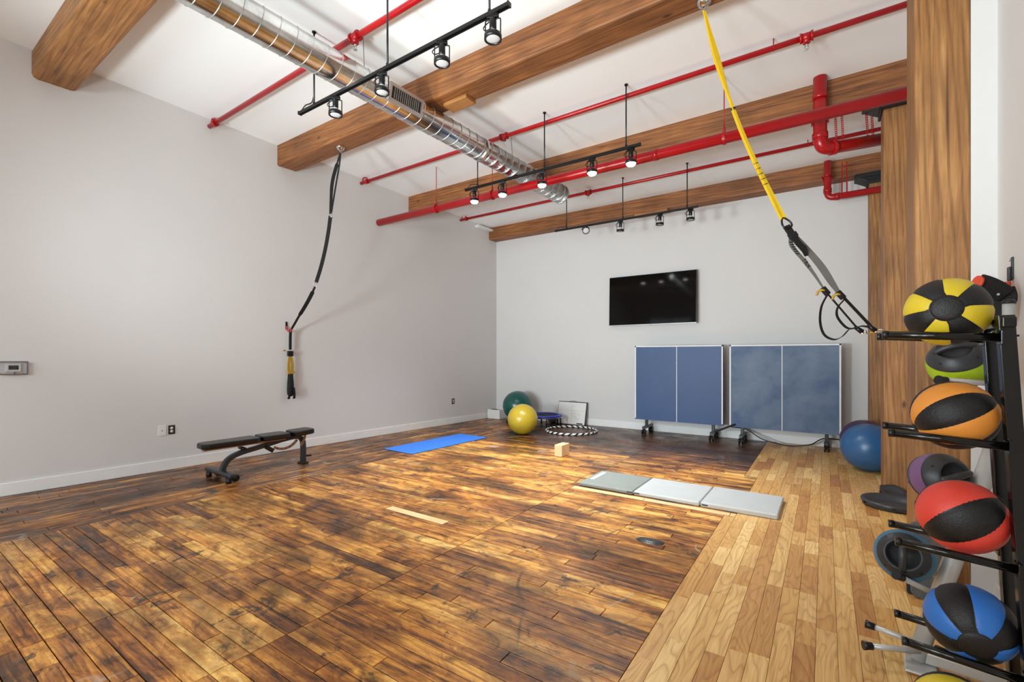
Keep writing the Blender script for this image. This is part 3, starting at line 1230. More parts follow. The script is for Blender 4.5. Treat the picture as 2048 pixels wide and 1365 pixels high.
YT1, ZT1 = 2.68, 3.945
track(YT1, ZT1, -4.446, -1.85, [-4.20, -3.119, -2.02], 'black lighting track nearest the camera, crossing under the duct')
for (x, rz), lb in zip(((-3.852, 0.7), (-3.19, 0.5), (-2.485, 0.6), (-1.988, 0.3)), ('first', 'second', 'third', 'fourth')):
    place_spot(x, YT1, ZT1 - 0.02, rz, 'unlit black cage spotlight, %s from the long wall on the nearest track' % lb, 'spotlights on the nearest track')
YT2, ZT2 = 5.135, 3.862
track(YT2, ZT2, -4.294, -1.735, [-4.08, -2.985, -1.898], 'black lighting track with five glowing lamps')
for (x, rz), lb in zip(((-4.137, 0.5), (-3.647, 0.2), (-3.021, 0.3), (-2.323, 0.5), (-1.84, 0.6)), ('first', 'second', 'third', 'fourth', 'fifth')):
    place_spot(x, YT2, ZT2 - 0.02, rz, 'glowing cage spotlight, %s from the long wall on the lit track' % lb, 'lit spotlights', True)
YT3, ZT3 = 7.57, 3.795
track(YT3, ZT3, -4.162, -1.645, [-3.93, -2.856, -1.80], 'farthest black lighting track, hanging before the television wall')
for (x, rz, tl), lb in zip(((-3.551, 0.5, (-0.9, 0)), (-2.897, 0.5, (0.12, 0)), (-2.226, 0.6, (0.05, 0)), (-1.749, 0.5, (0, 0))),
                           ('first, turned outwards, from the long wall', 'second from the long wall', 'third from the long wall', 'fourth from the long wall')):
    place_spot(x, YT3, ZT3 - 0.02, rz, 'unlit black cage spotlight, %s on the farthest track' % lb, 'spotlights on the farthest track', False, tl)

# ------------------------------------------------------------------ television
root = thing('television', 'black flat television hung on the white end wall', 'television', (-2.765, 8.81, 2.545), (math.radians(-1.5), 0, 0))
MB().box((0, 0.012, 0), (1.68, 0.045, 0.975)).build('body', M['black'], root, bevel=0.006)
MB().box((0, -0.012, 0.004), (1.655, 0.004, 0.948)).build('screen', M['screen'], root)
MB().box((0, -0.011, -0.4835), (1.68, 0.01, 0.012)).build('bottom_strip', M['silver'], root)
MB().box((0.0, -0.017, -0.4835), (0.045, 0.002, 0.007)).build('badge', M['grey_metal'], root)
MB().box((0, 0.06, 0), (0.4, 0.06, 0.3)).build('wall_bracket', M['black'], root)

# ------------------------------------------------------------------ folded table tennis halves
def table_half(x0, y, zb, label, top, lever):
    W, H = 1.525, 1.37
    root = thing('table_tennis_half', label, 'table', (x0 + W / 2, y, 0), group='folded table tennis halves')
    MB().box((0, 0, zb + H / 2), (W, 0.022, H)).build('table_top', top, root)
    b = MB()
    b.box((0, -0.0120, zb + H - 0.011), (W, 0.0016, 0.022))
    for s in (-1, 1):
        b.box((s * (W / 2 - 0.011), -0.0120, zb + H / 2 + 0.012), (0.022, 0.0016, H - 0.024))
    b.build('border_line', M['white_line'], root)
    MB().box((0, -0.0122, zb + H / 2), (0.011, 0.0014, H)).build('centre_line', M['white_line'], root)
    a = MB()
    for s in (-1, 1):
        a.box((s * (W / 2 - 0.012), 0.033, zb + H / 2), (0.024, 0.042, H))
    for z in (zb + 0.03, zb + H - 0.03):
        a.box((0, 0.033, z), (W, 0.042, 0.03))
    a.build('apron_frame', M['black'], root)
    for s in (-1, 1):
        lx = s * 0.585
        MB().box((lx, 0.13, 0.34), (0.05, 0.05, 0.46)).build('leg', M['black'], root, bevel=0.004)
        q = MB()
        q.box((lx, 0.19, 0.125), (0.05, 0.50, 0.045))
        q.build('foot', M['gunmetal'], root, bevel=0.004)
        for yy in (-0.03, 0.385):
            k = MB()
            k.cyl((lx - 0.035, yy, 0.046), (lx - 0.012, yy, 0.046), 0.046, 20)
            k.cyl((lx + 0.012, yy, 0.046), (lx + 0.035, yy, 0.046), 0.046, 20)
            k.cyl((lx - 0.035, yy, 0.046), (lx + 0.035, yy, 0.046), 0.012, 10)
            k.box((lx, yy + 0.012, 0.092), (0.03, 0.05, 0.03))
            k.bar((lx, yy, 0.09), (lx, yy - 0.06, 0.075), 0.02, 0.008)
            k.build('caster', M['black'], root)
    if lever:
        for sx, dx in ((-W / 2 + 0.03, -0.25), (W / 2 - 0.05, 0.16)):
            MB().bar((sx + 0.06, -0.02, zb + 0.05), (sx + dx, -0.10, zb - 0.10), 0.03, 0.03).build('release_lever', M['black'], root, bevel=0.004)
    return root


table_half(-2.955, 8.47, 0.272, 'folded blue table half, cleaner face, below the television', M['table_blue'], False)
table_half(-1.325, 8.45, 0.268, 'folded blue table half with chalky smeared face, nearer the posts', M['table_worn'], True)

# cables trailing along the wall under the tables
o = MB().tube(curve([(-1.35, 8.78, 0.22), (-1.1, 8.72, 0.20), (-0.85, 8.70, 0.06), (-0.5, 8.66, 0.008), (-0.2, 8.66, 0.05), (0.0, 8.72, 0.16), (0.35, 8.8, 0.13), (0.5, 8.85, 0.10)], 8), 0.009, 7).build('power_cable', M['rubber_smooth'])
tag(o, 'black cable drooping to the floor under the smeared table half', 'cable')
o = MB().tube(curve([(-1.3, 8.85, 0.24), (-1.0, 8.75, 0.16), (-0.7, 8.72, 0.05), (-0.45, 8.71, 0.01), (-0.15, 8.74, 0.05), (0.02, 8.8, 0.13), (0.3, 8.86, 0.14), (0.5, 8.88, 0.14)], 8), 0.008, 7).build('power_cable', M['silver'])
tag(o, 'pale grey cable looping beside the black cable under the smeared table half', 'cable')

# ------------------------------------------------------------------ gym balls
def gym_ball(c, r, mat, label, axis=(0.3, -0.6, 0.75)):
    root = thing('exercise_ball', label, 'ball', (c[0], c[1], c[2] - r))
    Mx = Matrix.Translation((0, 0, r)) @ frame_from(axis, (1, 0, 0.1))
    prof = []
    for k in range(37):
        a = -PI / 2 + PI * k / 36
        rr = r * (1 + (0.0025 if k % 3 == 0 and 6 < k < 30 else 0))
        prof.append((max(0.0, rr * math.cos(a)), rr * math.sin(a)))
    MB().lathe(prof, 48, Mx).build('ball_skin', mat, root)
    p = MB().lathe([(0.0, r - 0.004), (0.014, r - 0.003), (0.014, r + 0.002), (0.008, r + 0.004), (0.0, r + 0.004)], 14, Mx)
    p.build('air_plug', M['white_plastic'], root)
    return root


gym_ball((-4.64, 7.18, 0.281), 0.281, M['gym_yellow'], 'shiny yellow exercise ball on the dark boards', (0.7, 0.2, -0.6))
gym_ball((-5.53, 8.35, 0.372), 0.322, M['gym_green'], 'dark green exercise ball in the corner behind the yellow ball', (0.5, 0.6, 0.3))
gym_ball((0.455, 7.35, 0.296), 0.296, M['gym_blue'], 'large blue ribbed exercise ball beside the second timber post', (0.62, -0.74, -0.12))
gym_ball((0.45, 7.97, 0.285), 0.285, M['gym_purple'], 'dark purple exercise ball mostly hidden behind the blue ball', (0.5, 0.6, 0.3))
# ring stand under the green ball
rg = [(-5.53 + 0.21 * math.cos(2 * PI * k / 28), 8.35 + 0.21 * math.sin(2 * PI * k / 28), 0.045) for k in range(28)]
st = MB().tube(rg, 0.045, 10, closed=True).build('ball_ring', M['rubber_smooth'])
tag(st, 'black ring on the floor that holds the green ball', 'stand')
o = MB().lathe([(0.0, -0.105)] + [(0.105 * math.cos(a), 0.105 * math.sin(a)) for a in [-PI / 2 + PI * k / 16 for k in range(1, 16)]] + [(0.0, 0.105)], 24, Matrix.Translation((-4.93, 8.81, 0.105))).build('small_ball', M['grey_ball'])
tag(o, 'small grey ball against the wall between trampoline and white board', 'ball')

# ------------------------------------------------------------------ mini trampoline
tx, ty, th_ = -4.84, 8.30, 0.235
root = thing('mini_trampoline', 'small round trampoline with royal blue rim behind the yellow ball', 'trampoline', (tx, ty, 0))
MB().lathe([(0.29, th_ - 0.012), (0.295, th_ + 0.004), (0.33, th_ + 0.014), (0.385, th_ + 0.002), (0.395, th_ - 0.028), (0.38, th_ - 0.03), (0.29, th_ - 0.012)], 40).build('rim_pad', M['tramp_blue'], root)
MB().lathe([(0.0, th_ - 0.006), (0.30, th_ - 0.006), (0.30, th_ - 0.012), (0.0, th_ - 0.012)], 40).build('jump_mat', M['webbing'], root)
ring = [(0.37 * math.cos(2 * PI * k / 40), 0.37 * math.sin(2 * PI * k / 40), th_ - 0.035) for k in range(40)]
MB().tube(ring, 0.013, 8, closed=True).build('frame_ring', M['chrome'], root)
for k in range(6):
    a = 2 * PI * k / 6 + 0.15
    q = MB()
    q.tube([(0.365 * math.cos(a), 0.365 * math.sin(a), th_ - 0.03), (0.372 * math.cos(a), 0.372 * math.sin(a), 0.02)], 0.014, 10)
    leg = q.build('leg', M['black'], root)
    MB().cyl((0.372 * math.cos(a), 0.372 * math.sin(a), 0.0), (0.372 * math.cos(a), 0.372 * math.sin(a), 0.03), 0.02, 10).build('rubber_foot', M['rubber'], leg)

# ------------------------------------------------------------------ leaning board, hoop, block, box in the corner
root = thing('white_board', 'scribbled white board leaning on the end wall by the hoop', 'board', (-4.46, 8.77, 0.0), (math.radians(-13), 0, math.radians(-2)))
MB().box((0, 0, 0.245), (0.66, 0.012, 0.47)).build('panel', M['white_plastic'], root)
f = MB()
f.box((0, -0.002, 0.482), (0.68, 0.02, 0.014))
f.box((0.336, -0.002, 0.245), (0.016, 0.022, 0.49))
f.build('dark_edge', M['black'], root)
MB().box((-0.336, -0.002, 0.245), (0.014, 0.02, 0.48)).build('pale_edge', M['silver'], root)
MB().box((0, -0.012, 0.012), (0.66, 0.04, 0.014)).build('pen_ledge', M['silver'], root)
MB().box((0.22, -0.022, 0.03), (0.13, 0.022, 0.022)).build('eraser', M['black'], root)
MB().tube([(-0.09, 0, 0.488), (0, 0, 0.512), (0.09, 0, 0.488)], 0.003, 6).build('hanging_wire', M['gunmetal'], root)
s = MB()
sr = random.Random(3)
for k in range(16):
    x, z = sr.uniform(-0.26, 0.2), sr.uniform(0.08, 0.42)
    pts = [(x + i * sr.uniform(0.008, 0.02), -0.0068, z + sr.uniform(-0.02, 0.02)) for i in range(5)]
    s.ribbon(pts, 0.003, (0, 0, 1), 0.0006)
s.ribbon([(-0.3, -0.0068, 0.3), (0.3, -0.0068, 0.3)], 0.003, (0, 0, 1), 0.0006)
s.ribbon([(0.0, -0.0068, 0.05), (0.0, -0.0068, 0.44)], 0.003, (1, 0, 0), 0.0006)
s.build('pen_marks', M['grey_metal'], root)

hx, hy = -4.05, 8.0
root = thing('exercise_hoop', 'black and white striped hoop lying on the dark floor', 'hoop', (hx, hy, 0))
hr, ht = 0.485, 0.020
N = 48
MB().tube([(hr * math.cos(2 * PI * k / 96), hr * math.sin(2 * PI * k / 96), ht) for k in range(96)], ht * 0.96, 10, closed=True).build('white_tube', M['white_plastic'], root)
for k in range(26):
    band = MB()
    vs = []
    # slanting wrap of black tape
    for i in range(6):
        for q in range(13):
            b_ = 2 * PI * q / 12
            a = 2 * PI * (k + 0.42 * i / 5) / 26 + 0.055 * math.sin(b_)
            rr = hr + ht * 0.99 * math.cos(b_)
            vs.append((rr * math.cos(a), rr * math.sin(a), ht + ht * 0.99 * math.sin(b_)))
    band.add(vs, [(i * 13 + q, i * 13 + q + 1, i * 13 + 14 + q, i * 13 + 13 + q) for i in range(5) for q in range(12)], True)
    band.build('black_tape', M['black'], root, fixn=False)

o = MB().box((-3.185, 5.99, 0.083), (0.12, 0.24, 0.166)).build('yoga_block', M['cork'], bevel=0.006)
tag(o, 'pale yoga block standing on the worn boards', 'block')

root = thing('corner_box', 'small white open box on the floor in the far corner', 'box', (-6.33, 8.72, 0))
q = MB()
q.box((0, -0.16, 0.11), (0.34, 0.012, 0.21)); q.box((0, 0.16, 0.11), (0.34, 0.012, 0.21))
q.box((-0.165, 0, 0.11), (0.012, 0.32, 0.21)); q.box((0.165, 0, 0.11), (0.012, 0.32, 0.21)); q.box((0, 0, 0.01), (0.34, 0.32, 0.012))
q.build('box_body', M['white_plastic'], root)
MB().box((-0.05, -0.08, 0.2), (0.12, 0.1, 0.04)).build('black_contents', M['black'], root, bevel=0.01)

# ------------------------------------------------------------------ blue mat and grey folding mat
root = thing('yoga_mat', 'thin blue exercise mat lying flat by the long wall', 'mat', (-5.33, 5.67, 0), (0, 0, math.radians(-2.4)))
MB().box((0, 0, 0.0065), (0.66, 1.74, 0.004)).build('mat_face', M['mat_blue'], root)
MB().box((0, 0, 0.0025), (0.665, 1.745, 0.005)).build('mat_back', M['mat_edge'], root)

root = thing('folding_mat', 'grey three-panel folding mat laid across old and oak boards', 'mat', (-1.325, 5.005, 0), (0, 0, math.radians(-0.3)))
for k, (x0, x1, mt, zz) in enumerate(((-0.955, -0.335, 'mat_grey_dull', 0.042), (-0.325, 0.325, 'mat_grey', 0.045), (0.335, 0.985, 'mat_grey', 0.05))):
    p = MB().box(((x0 + x1) / 2, 0, zz / 2), (x1 - x0, 0.645, zz)).build('mat_panel', M[mt], root, bevel=0.014, seg=3)
    if k == 0:
        p['label'] = 'duller grey end panel with pale label'
        MB().box((x0 + 0.07, 0.05, zz + 0.0005), (0.045, 0.36, 0.001)).build('label_strip', M['white_plastic'], p)
h = MB()
for x in (-0.33, 0.33):
    h.box((x, 0, 0.02), (0.03, 0.63, 0.006))
h.build('fold_hinge', M['mat_grey_dull'], root)
h = MB()
for x in (-0.37, -0.29, 0.375):
    h.box((x, -0.3235, 0.024), (0.055, 0.003, 0.012))
h.build('edge_tab', M['black'], root)

# metal floor patch
root = thing('floor_plate', 'small worn metal grating patch let into the old boards', 'floor plate', (-1.135, 3.595, 0))
MB().lathe([(0.0, 0.0), (0.105, 0.0), (0.11, 0.0012), (0.0, 0.0014)], 20, Matrix.Diagonal((1, 0.55, 1, 1))).build('plate', M['grey_metal'], root)
g = MB()
for k in range(-6, 7):
    x = k * 0.015
    L = 0.055 * math.sqrt(max(0.05, 1 - (x / 0.11) ** 2))
    g.bar((x - 0.01, -L, 0.002), (x + 0.01, L, 0.002), 0.006, 0.002)
g.build('grating_bars', M['gunmetal'], root)

# ------------------------------------------------------------------ weight bench
bx = -5.86
root = thing('weight_bench', 'black padded adjustable weight bench by the long white wall', 'bench', (bx, 3.0, 0), (0, 0, math.radians(-2)))
by = 3.0


def pad(name, ya, yb, wa, wb, z, th=0.062, rise=(0, 0)):
    n = 10
    # rounded-end outline, tapering
    pts = []
    r = 0.06
    out = [(-wa / 2, ya + r), (-wa / 2 + r * 0.3, ya + r * 0.3), (-wa / 2 + r, ya), (wa / 2 - r, ya), (wa / 2 - r * 0.3, ya + r * 0.3), (wa / 2, ya + r),
           (wb / 2, yb - r), (wb / 2 - r * 0.3, yb - r * 0.3), (wb / 2 - r, yb), (-wb / 2 + r, yb), (-wb / 2 + r * 0.3, yb - r * 0.3), (-wb / 2, yb - r)]
    m = MB()

    def zz(y):
        return z + rise[0] + (rise[1] - rise[0]) * (y - ya) / (yb - ya)
    k = len(out)
    vs = [(p[0], p[1] - by, zz(p[1]) - th) for p in out] + [(p[0], p[1] - by, zz(p[1])) for p in out]
    fs = [tuple(range(k - 1, -1, -1)), tuple(range(k, 2 * k))] + [(i, (i + 1) % k, k + (i + 1) % k, k + i) for i in range(k)]
    m.add(vs, fs)
    return m.build(name, M['vinyl'], root, bevel=0.016, seg=3)


pad('back_pad', 2.33, 2.965, 0.25, 0.29, 0.452)
pad('back_pad', 2.975, 3.34, 0.29, 0.29, 0.458, 0.066)
pad('seat_pad', 3.375, 3.68, 0.29, 0.25, 0.462, 0.068, (0, 0.01))
m = MB()
m.box((0, 2.84 - by, 0.375), (0.07, 0.95, 0.028))
m.build('pad_rail', M['bronze'], root, bevel=0.004)
m = MB()
path = curve([(0, 2.57 - by, 0.085), (0, 2.585 - by, 0.15), (0, 2.64 - by, 0.225), (0, 2.76 - by, 0.275), (0, 3.0 - by, 0.315), (0, 3.3 - by, 0.365), (0, 3.47 - by, 0.375), (0, 3.545 - by, 0.33), (0, 3.565 - by, 0.24), (0, 3.565 - by, 0.02)], 6)
m.ribbon(path, 0.066, (1, 0, 0), 0.055)
m.build('main_frame', M['gunmetal'], root, bevel=0.008)
m = MB()
m.bar((-0.335, 2.55 - by, 0.085), (0.335, 2.55 - by, 0.085), 0.09, 0.05)
m.build('front_foot', M['gunmetal'], root, bevel=0.018, seg=3)
for s in (-1, 1):
    m = MB()
    m.cyl((s * 0.21, 2.615 - by, 0.04), (s * 0.25, 2.615 - by, 0.04), 0.04, 18)
    m.box((s * 0.23, 2.60 - by, 0.062), (0.07, 0.03, 0.03))
    m.build('transport_wheel', M['rubber_smooth'], root)
    m = MB()
    m.cyl((s * 0.27, 2.53 - by, 0.0), (s * 0.27, 2.53 - by, 0.062), 0.03, 14)
    m.build('rubber_foot', M['rubber'], root)
m = MB()
m.box((0, 3.565 - by, 0.012), (0.12, 0.10, 0.024))
m.build('rear_foot', M['rubber'], root, bevel=0.006)
m = MB()
m.tube([(0.0, 3.59 - by, 0.10), (0.0, 3.68 - by, 0.09)], 0.014, 10)
m.build('rear_handle', M['rubber'], root)


def arc_plate(name, cy, cz, r0, r1, a0, a1, x):
    m = MB()
    n = 12
    outer = [(cy + r1 * math.cos(a0 + (a1 - a0) * i / n), cz + r1 * math.sin(a0 + (a1 - a0) * i / n)) for i in range(n + 1)]
    inner = [(cy + r0 * math.cos(a0 + (a1 - a0) * i / n), cz + r0 * math.sin(a0 + (a1 - a0) * i / n)) for i in range(n, -1, -1)]
    # as a strip of quads
    for i in range(n):
        q = [outer[i], outer[i + 1], inner[n - i - 1], inner[n - i]]
        m.prism(q, x - 0.006, x + 0.006, 'x')
    o = m.build(name, M['bronze'], root)
    h = MB()
    rm = (r0 + r1) / 2
    for i in range(1, n, 2):
        a = a0 + (a1 - a0) * (i + 0.5) / n
        h.cyl((x - 0.0075, cy + rm * math.cos(a), cz + rm * math.sin(a)), (x + 0.0075, cy + rm * math.cos(a), cz + rm * math.sin(a)), 0.007, 8)
    h.build('pin_holes', M['black'], o)
    return o


arc_plate('adjuster_arc', 3.27 - by, 0.47, 0.20, 0.232, math.radians(-125), math.radians(-35), 0.06)
arc_plate('adjuster_arc', 3.32 - by, 0.42, 0.225, 0.255, math.radians(-42), math.radians(2), 0.06)
m = MB()
m.cyl((-0.07, 2.79 - by, 0.33), (0.07, 2.79 - by, 0.33), 0.02, 14)
m.cyl((-0.06, 3.36 - by, 0.395), (0.06, 3.36 - by, 0.395), 0.026, 14)
m.bar((0.05, 3.05 - by, 0.31), (0.05, 3.14 - by, 0.245), 0.02, 0.05)
m.build('hinge_bolts', M['black'], root)

# ------------------------------------------------------------------ things on the long wall
def on_left(y, off=0.0):
    return left_x(y) + off


WALLROT = (0, 0, -math.atan(0.06395))


def wall_plate(y, z, w, h, label, mat, kind):
    root = thing('outlet_plate', label, 'outlet', (on_left(y), y, z), WALLROT)
    MB().box((0.004, 0, 0), (0.008, w, h)).build('cover_plate', mat, root, bevel=0.002)
    if kind == 'outlet':
        for s in (-1, 1):
            f = MB().lathe([(0.0, 0.0), (0.017, 0.0), (0.017, 0.003), (0.0, 0.003)], 16, Matrix.Translation((0.008, 0, s * 0.02)) @ Matrix.Rotation(PI / 2, 4, 'Y'))
            f = f.build('socket_face', M['white_plastic'], root)
            q = MB()
            for t in (-1, 1):
                q.box((0.0118, t * 0.006, s * 0.02 + 0.003), (0.001, 0.002, 0.007))
            q.cyl((0.0113, 0, s * 0.02 - 0.008), (0.0123, 0, s * 0.02 - 0.008), 0.0022, 8)
            q.build('slots', M['black'], f)
    else:
        MB().cyl((0.008, 0, 0), (0.0095, 0, 0), 0.006, 10).build('jack_hole', M['black'], root)
    return root


wall_plate(2.33, 0.508, 0.085, 0.125, 'blank white plate with small hole beside the brown outlet', M['white_plastic'], 'blank')
wall_plate(2.432, 0.508, 0.072, 0.115, 'brown plate with two white sockets behind the weight bench', M['brown_plate'], 'outlet')
wall_plate(7.474, 0.483, 0.075, 0.12, 'small dark outlet on the long wall, far beyond the blue mat', M['brown_plate'], 'outlet')

root = thing('thermostat', 'white thermostat inside a clear lock box on the long wall', 'thermostat', (on_left(1.05), 1.05, 1.328), WALLROT)
MB().box((0.012, 0, 0), (0.022, 0.115, 0.085)).build('body', M['white_plastic'], root, bevel=0.006)
MB().box((0.024, 0.002, 0.004), (0.003, 0.072, 0.045)).build('display', M['lcd'], root)
q = MB()
W, H, D = 0.20, 0.125, 0.055
for s in (-1, 1):
    q.box((D / 2, s * W / 2, 0), (D, 0.004, H))
    q.box((D / 2, 0, s * H / 2), (D, W, 0.004))
q.build('lock_box_sides', M['clear'], root)
q = MB()
for s in (-1, 1):
    q.box((0.004, s * (W / 2 + 0.004), 0), (0.008, 0.008, H + 0.016))
    q.box((0.004, 0, s * (H / 2 + 0.004)), (0.008, W, 0.008))
q.build('lock_box_flange', M['grey_metal'], root)
MB().box((D, 0, 0), (0.003, W, H)).build('lock_box_front', M['clear'], root)
MB().cyl((D - 0.012, 0, -H / 2 - 0.008), (D - 0.012, 0, -H / 2 + 0.012), 0.009, 12).build('lock', M['grey_metal'], root)

root = thing('wall_fitting', 'flat white oblong fitting high on the long wall beside the last beam', 'light fitting', (on_left(8.42), 8.42, 4.40), WALLROT)
MB().box((0.06, 0, 0.0), (0.12, 0.52, 0.05)).build('body', M['white_plastic'], root, bevel=0.012)
MB().box((0.06, 0, -0.027), (0.09, 0.46, 0.006)).build('diffuser', M['trim'], root)


# ------------------------------------------------------------------ black suspension strap on the long wall
def dome_anchor(x, y, label):
    root = thing('ceiling_anchor', label, 'anchor', (x, y, ceil_z(3.92) - 0.30))
    MB().lathe([(0.0, 0.0), (0.062, 0.0), (0.058, -0.012), (0.042, -0.034), (0.018, -0.05), (0.0, -0.052)], 24).build('dome', M['chrome'], root)
    MB().tube([(0.018 * math.cos(a), 0, -0.062 + 0.018 * math.sin(a)) for a in [2 * PI * k / 14 for k in range(14)]], 0.0045, 6, closed=True).build('eye_ring', M['grey_metal'], root)
    return root


dome_anchor(-5.52, 3.92, 'silver dome anchor under the beam holding the black strap')
AZ = ceil_z(3.92) - 0.30 - 0.075
hook_y = 3.92
hkx = on_left(hook_y)
root = thing('wall_hook', 'black and red dipped hook on the long wall holding the strap bundle', 'hook', (hkx, hook_y, 1.90), WALLROT)
MB().box((0.006, -0.02, 0.02), (0.012, 0.03, 0.12)).build('hook_plate', M['black'], root, bevel=0.004)
MB().tube(curve([(0.012, -0.02, 0.01), (0.03, -0.018, -0.05), (0.06, 0.0, -0.075), (0.10, 0.0, -0.07), (0.115, 0.0, -0.03)], 5), 0.011, 8).build('hook_arm', M['red_grip'], root)

root = thing('suspension_strap', 'slack black suspension strap hanging from the beam to the wall hook', 'strap', (-5.52, 3.92, AZ))
top = Vector((-5.52, 3.92, AZ))
P = [top, (-5.665, 3.92, 3.95), (-5.745, 3.92, 3.44)]
m = MB()
m.ribbon(curve([top, (-5.60, 3.915, 4.1), (-5.70, 3.91, 3.85), (-5.745, 3.92, 3.45)], 6), [0.022] * 6 + [0.045] * 8 + [0.04] * 5, (0.5, 0.85, 0), 0.005)
m.ribbon(curve([top, (-5.57, 3.935, 4.1), (-5.66, 3.945, 3.85), (-5.74, 3.925, 3.45)], 6), 0.024, (0.9, 0.4, 0), 0.004)
m.build('upper_loop', M['webbing'], root, world=True)
m = MB()
m.ribbon(curve([(-5.75, 3.92, 3.42), (-5.80, 3.92, 3.2), (-5.88, 3.92, 2.95), (-5.98, 3.92, 2.72), (-6.09, 3.92, 2.52)], 6), 0.05, (0.55, 0.83, 0), 0.006)
m.build('middle_strap', M['webbing'], root, world=True)
m = MB()
for c in ((-5.747, 3.92, 3.435), (-6.11, 3.92, 2.485)):
    c = Vector(c)
    m.tube([c + Vector((0.022 * math.cos(a), 0.008 * math.cos(a), 0.03 * math.sin(a))) for a in [2 * PI * k / 12 for k in range(12)]], 0.005, 6, closed=True)
m.build('carabiner', M['chrome'], root, world=True)
m = MB()
hookp = Vector((hkx + 0.085, 3.92, 1.845))
m.ribbon(curve([(-6.12, 3.92, 2.46), (-6.22, 3.92, 2.34), (-6.36, 3.92, 2.20), (-6.52, 3.92, 2.06), (-6.66, 3.92, 1.93), hookp], 6), [0.03] * 4 + [0.055] * 14 + [0.034] * 13, (0.6, 0.7, 0.3), 0.004)
m.build('lower_strap', M['webbing'], root, world=True)

root = thing('strap_bundle', 'gathered black and mustard strap bundle hanging from the wall hook', 'strap', (hookp.x, 3.92, 0.95))
bxx = hookp.x
m = MB()
m.ribbon(curve([(bxx, 3.92, 1.86), (bxx - 0.01, 3.92, 1.75), (bxx - 0.012, 3.92, 1.55)], 5), [0.03] * 11, (0, 1, 0), 0.03)
m.build('neck', M['webbing'], root, world=True)
MB().box((bxx - 0.012, 3.92, 1.49), (0.05, 0.085, 0.085)).build('buckle', M['black'], root, bevel=0.012, world=True)
MB().tube([(bxx - 0.012, 3.85, 1.53), (bxx, 3.82, 1.545), (bxx, 3.80, 1.53)], 0.008, 6).build('cam_tab', M['mustard_web'], root, world=True)
for s in (-1, 1):
    MB().ribbon(curve([(bxx - 0.01, 3.92 + s * 0.012, 1.45), (bxx - 0.005, 3.92 + s * 0.028, 1.33), (bxx - 0.005, 3.92 + s * 0.026, 1.2)], 5), [0.026, 0.03, 0.034, 0.036, 0.038, 0.04, 0.042, 0.044, 0.044, 0.044, 0.044], (0, 1, 0), 0.012).build('mustard_strap', M['mustard_web'], root, world=True)
MB().box((bxx - 0.004, 3.92, 1.20), (0.04, 0.105, 0.045)).build('keeper_band', M['mustard_web'], root, bevel=0.006, world=True)
m = MB()
m.lathe([(0.0, 1.185), (0.04, 1.18), (0.05, 1.05), (0.055, 0.93), (0.05, 0.87), (0.03, 0.84), (0.0, 0.835)], 14, Matrix.Translation((bxx - 0.004, 3.92, 0)) @ Matrix.Diagonal((0.62, 1.0, 1, 1)))
m.build('handle_bundle', M['webbing'], root, world=True)
for s in (-1, 1):
    MB().ribbon(curve([(bxx + 0.03, 3.92 + s * 0.03, 0.97), (bxx + 0.04, 3.92 + s * 0.035, 0.88), (bxx + 0.02, 3.92 + s * 0.045, 0.80)], 5), 0.036, (0, 1, 0.2), 0.01).build('foot_cradle', M['rubber_smooth'], root, world=True)

# ------------------------------------------------------------------ yellow suspension trainer
dome_anchor(-0.812, 3.965, 'silver dome anchor under the beam holding the yellow strap')
root = thing('suspension_trainer', 'taut yellow strap with grey straps and black handles, tied towards the near post', 'strap', (-0.812, 3.965, AZ))
yt = Vector((-0.812, 3.965, AZ))


def YP(t):
    return Vector((-0.812, 3.965, AZ)).lerp(Vector((-0.262, 4.09, 2.50)), t)


FACE = Vector((0.83, 0.55, 0.0))
pts = [YP(t) for t in [i / 30 for i in range(31)]]
sag = []
for i, p in enumerate(pts):
    t = i / 30
    sag.append(p + Vector((-0.05, 0, -0.02)) * math.sin(PI * t))
wd = []
for i in range(31):
    t = i / 30
    wd.append(0.024 + 0.03 * (math.sin(PI * min(1, t / 0.45)) ** 2 if t < 0.45 else 0.35 + 0.55 * (t - 0.45) / 0.55))
m = MB()
m.ribbon(sag, wd, FACE, 0.004)
m.ribbon([p + Vector((0.005, -0.012, 0)) * math.sin(PI * i / 30) for i, p in enumerate(sag)], [w_ * 0.75 for w_ in wd], (0.7, 0.75, 0.1), 0.004)
m.build('yellow_strap', M['yellow_web'], root, world=True)
m = MB()
p = sag[14]
m.box(p, (0.034, 0.034, 0.022))
m.build('keeper_band', M['black'], root, bevel=0.004, world=True)
m = MB()
for k in range(5):
    p = sag[22] + (sag[25] - sag[22]) * (k / 4)
    m.ribbon([p + Vector((0.014, 0.004, 0.007)) - FACE * 0.0 + Vector((0, -0.016, 0)), p + Vector((-0.016, -0.021, -0.003))], 0.005, (0, 0, 1), 0.002)
m.build('bar_tacks', M['black'], root, world=True)
e = Vector(sag[-1])
YT = 4.1


def TP(x, z, dy=0.0):
    return Vector((x, YT + dy, z))


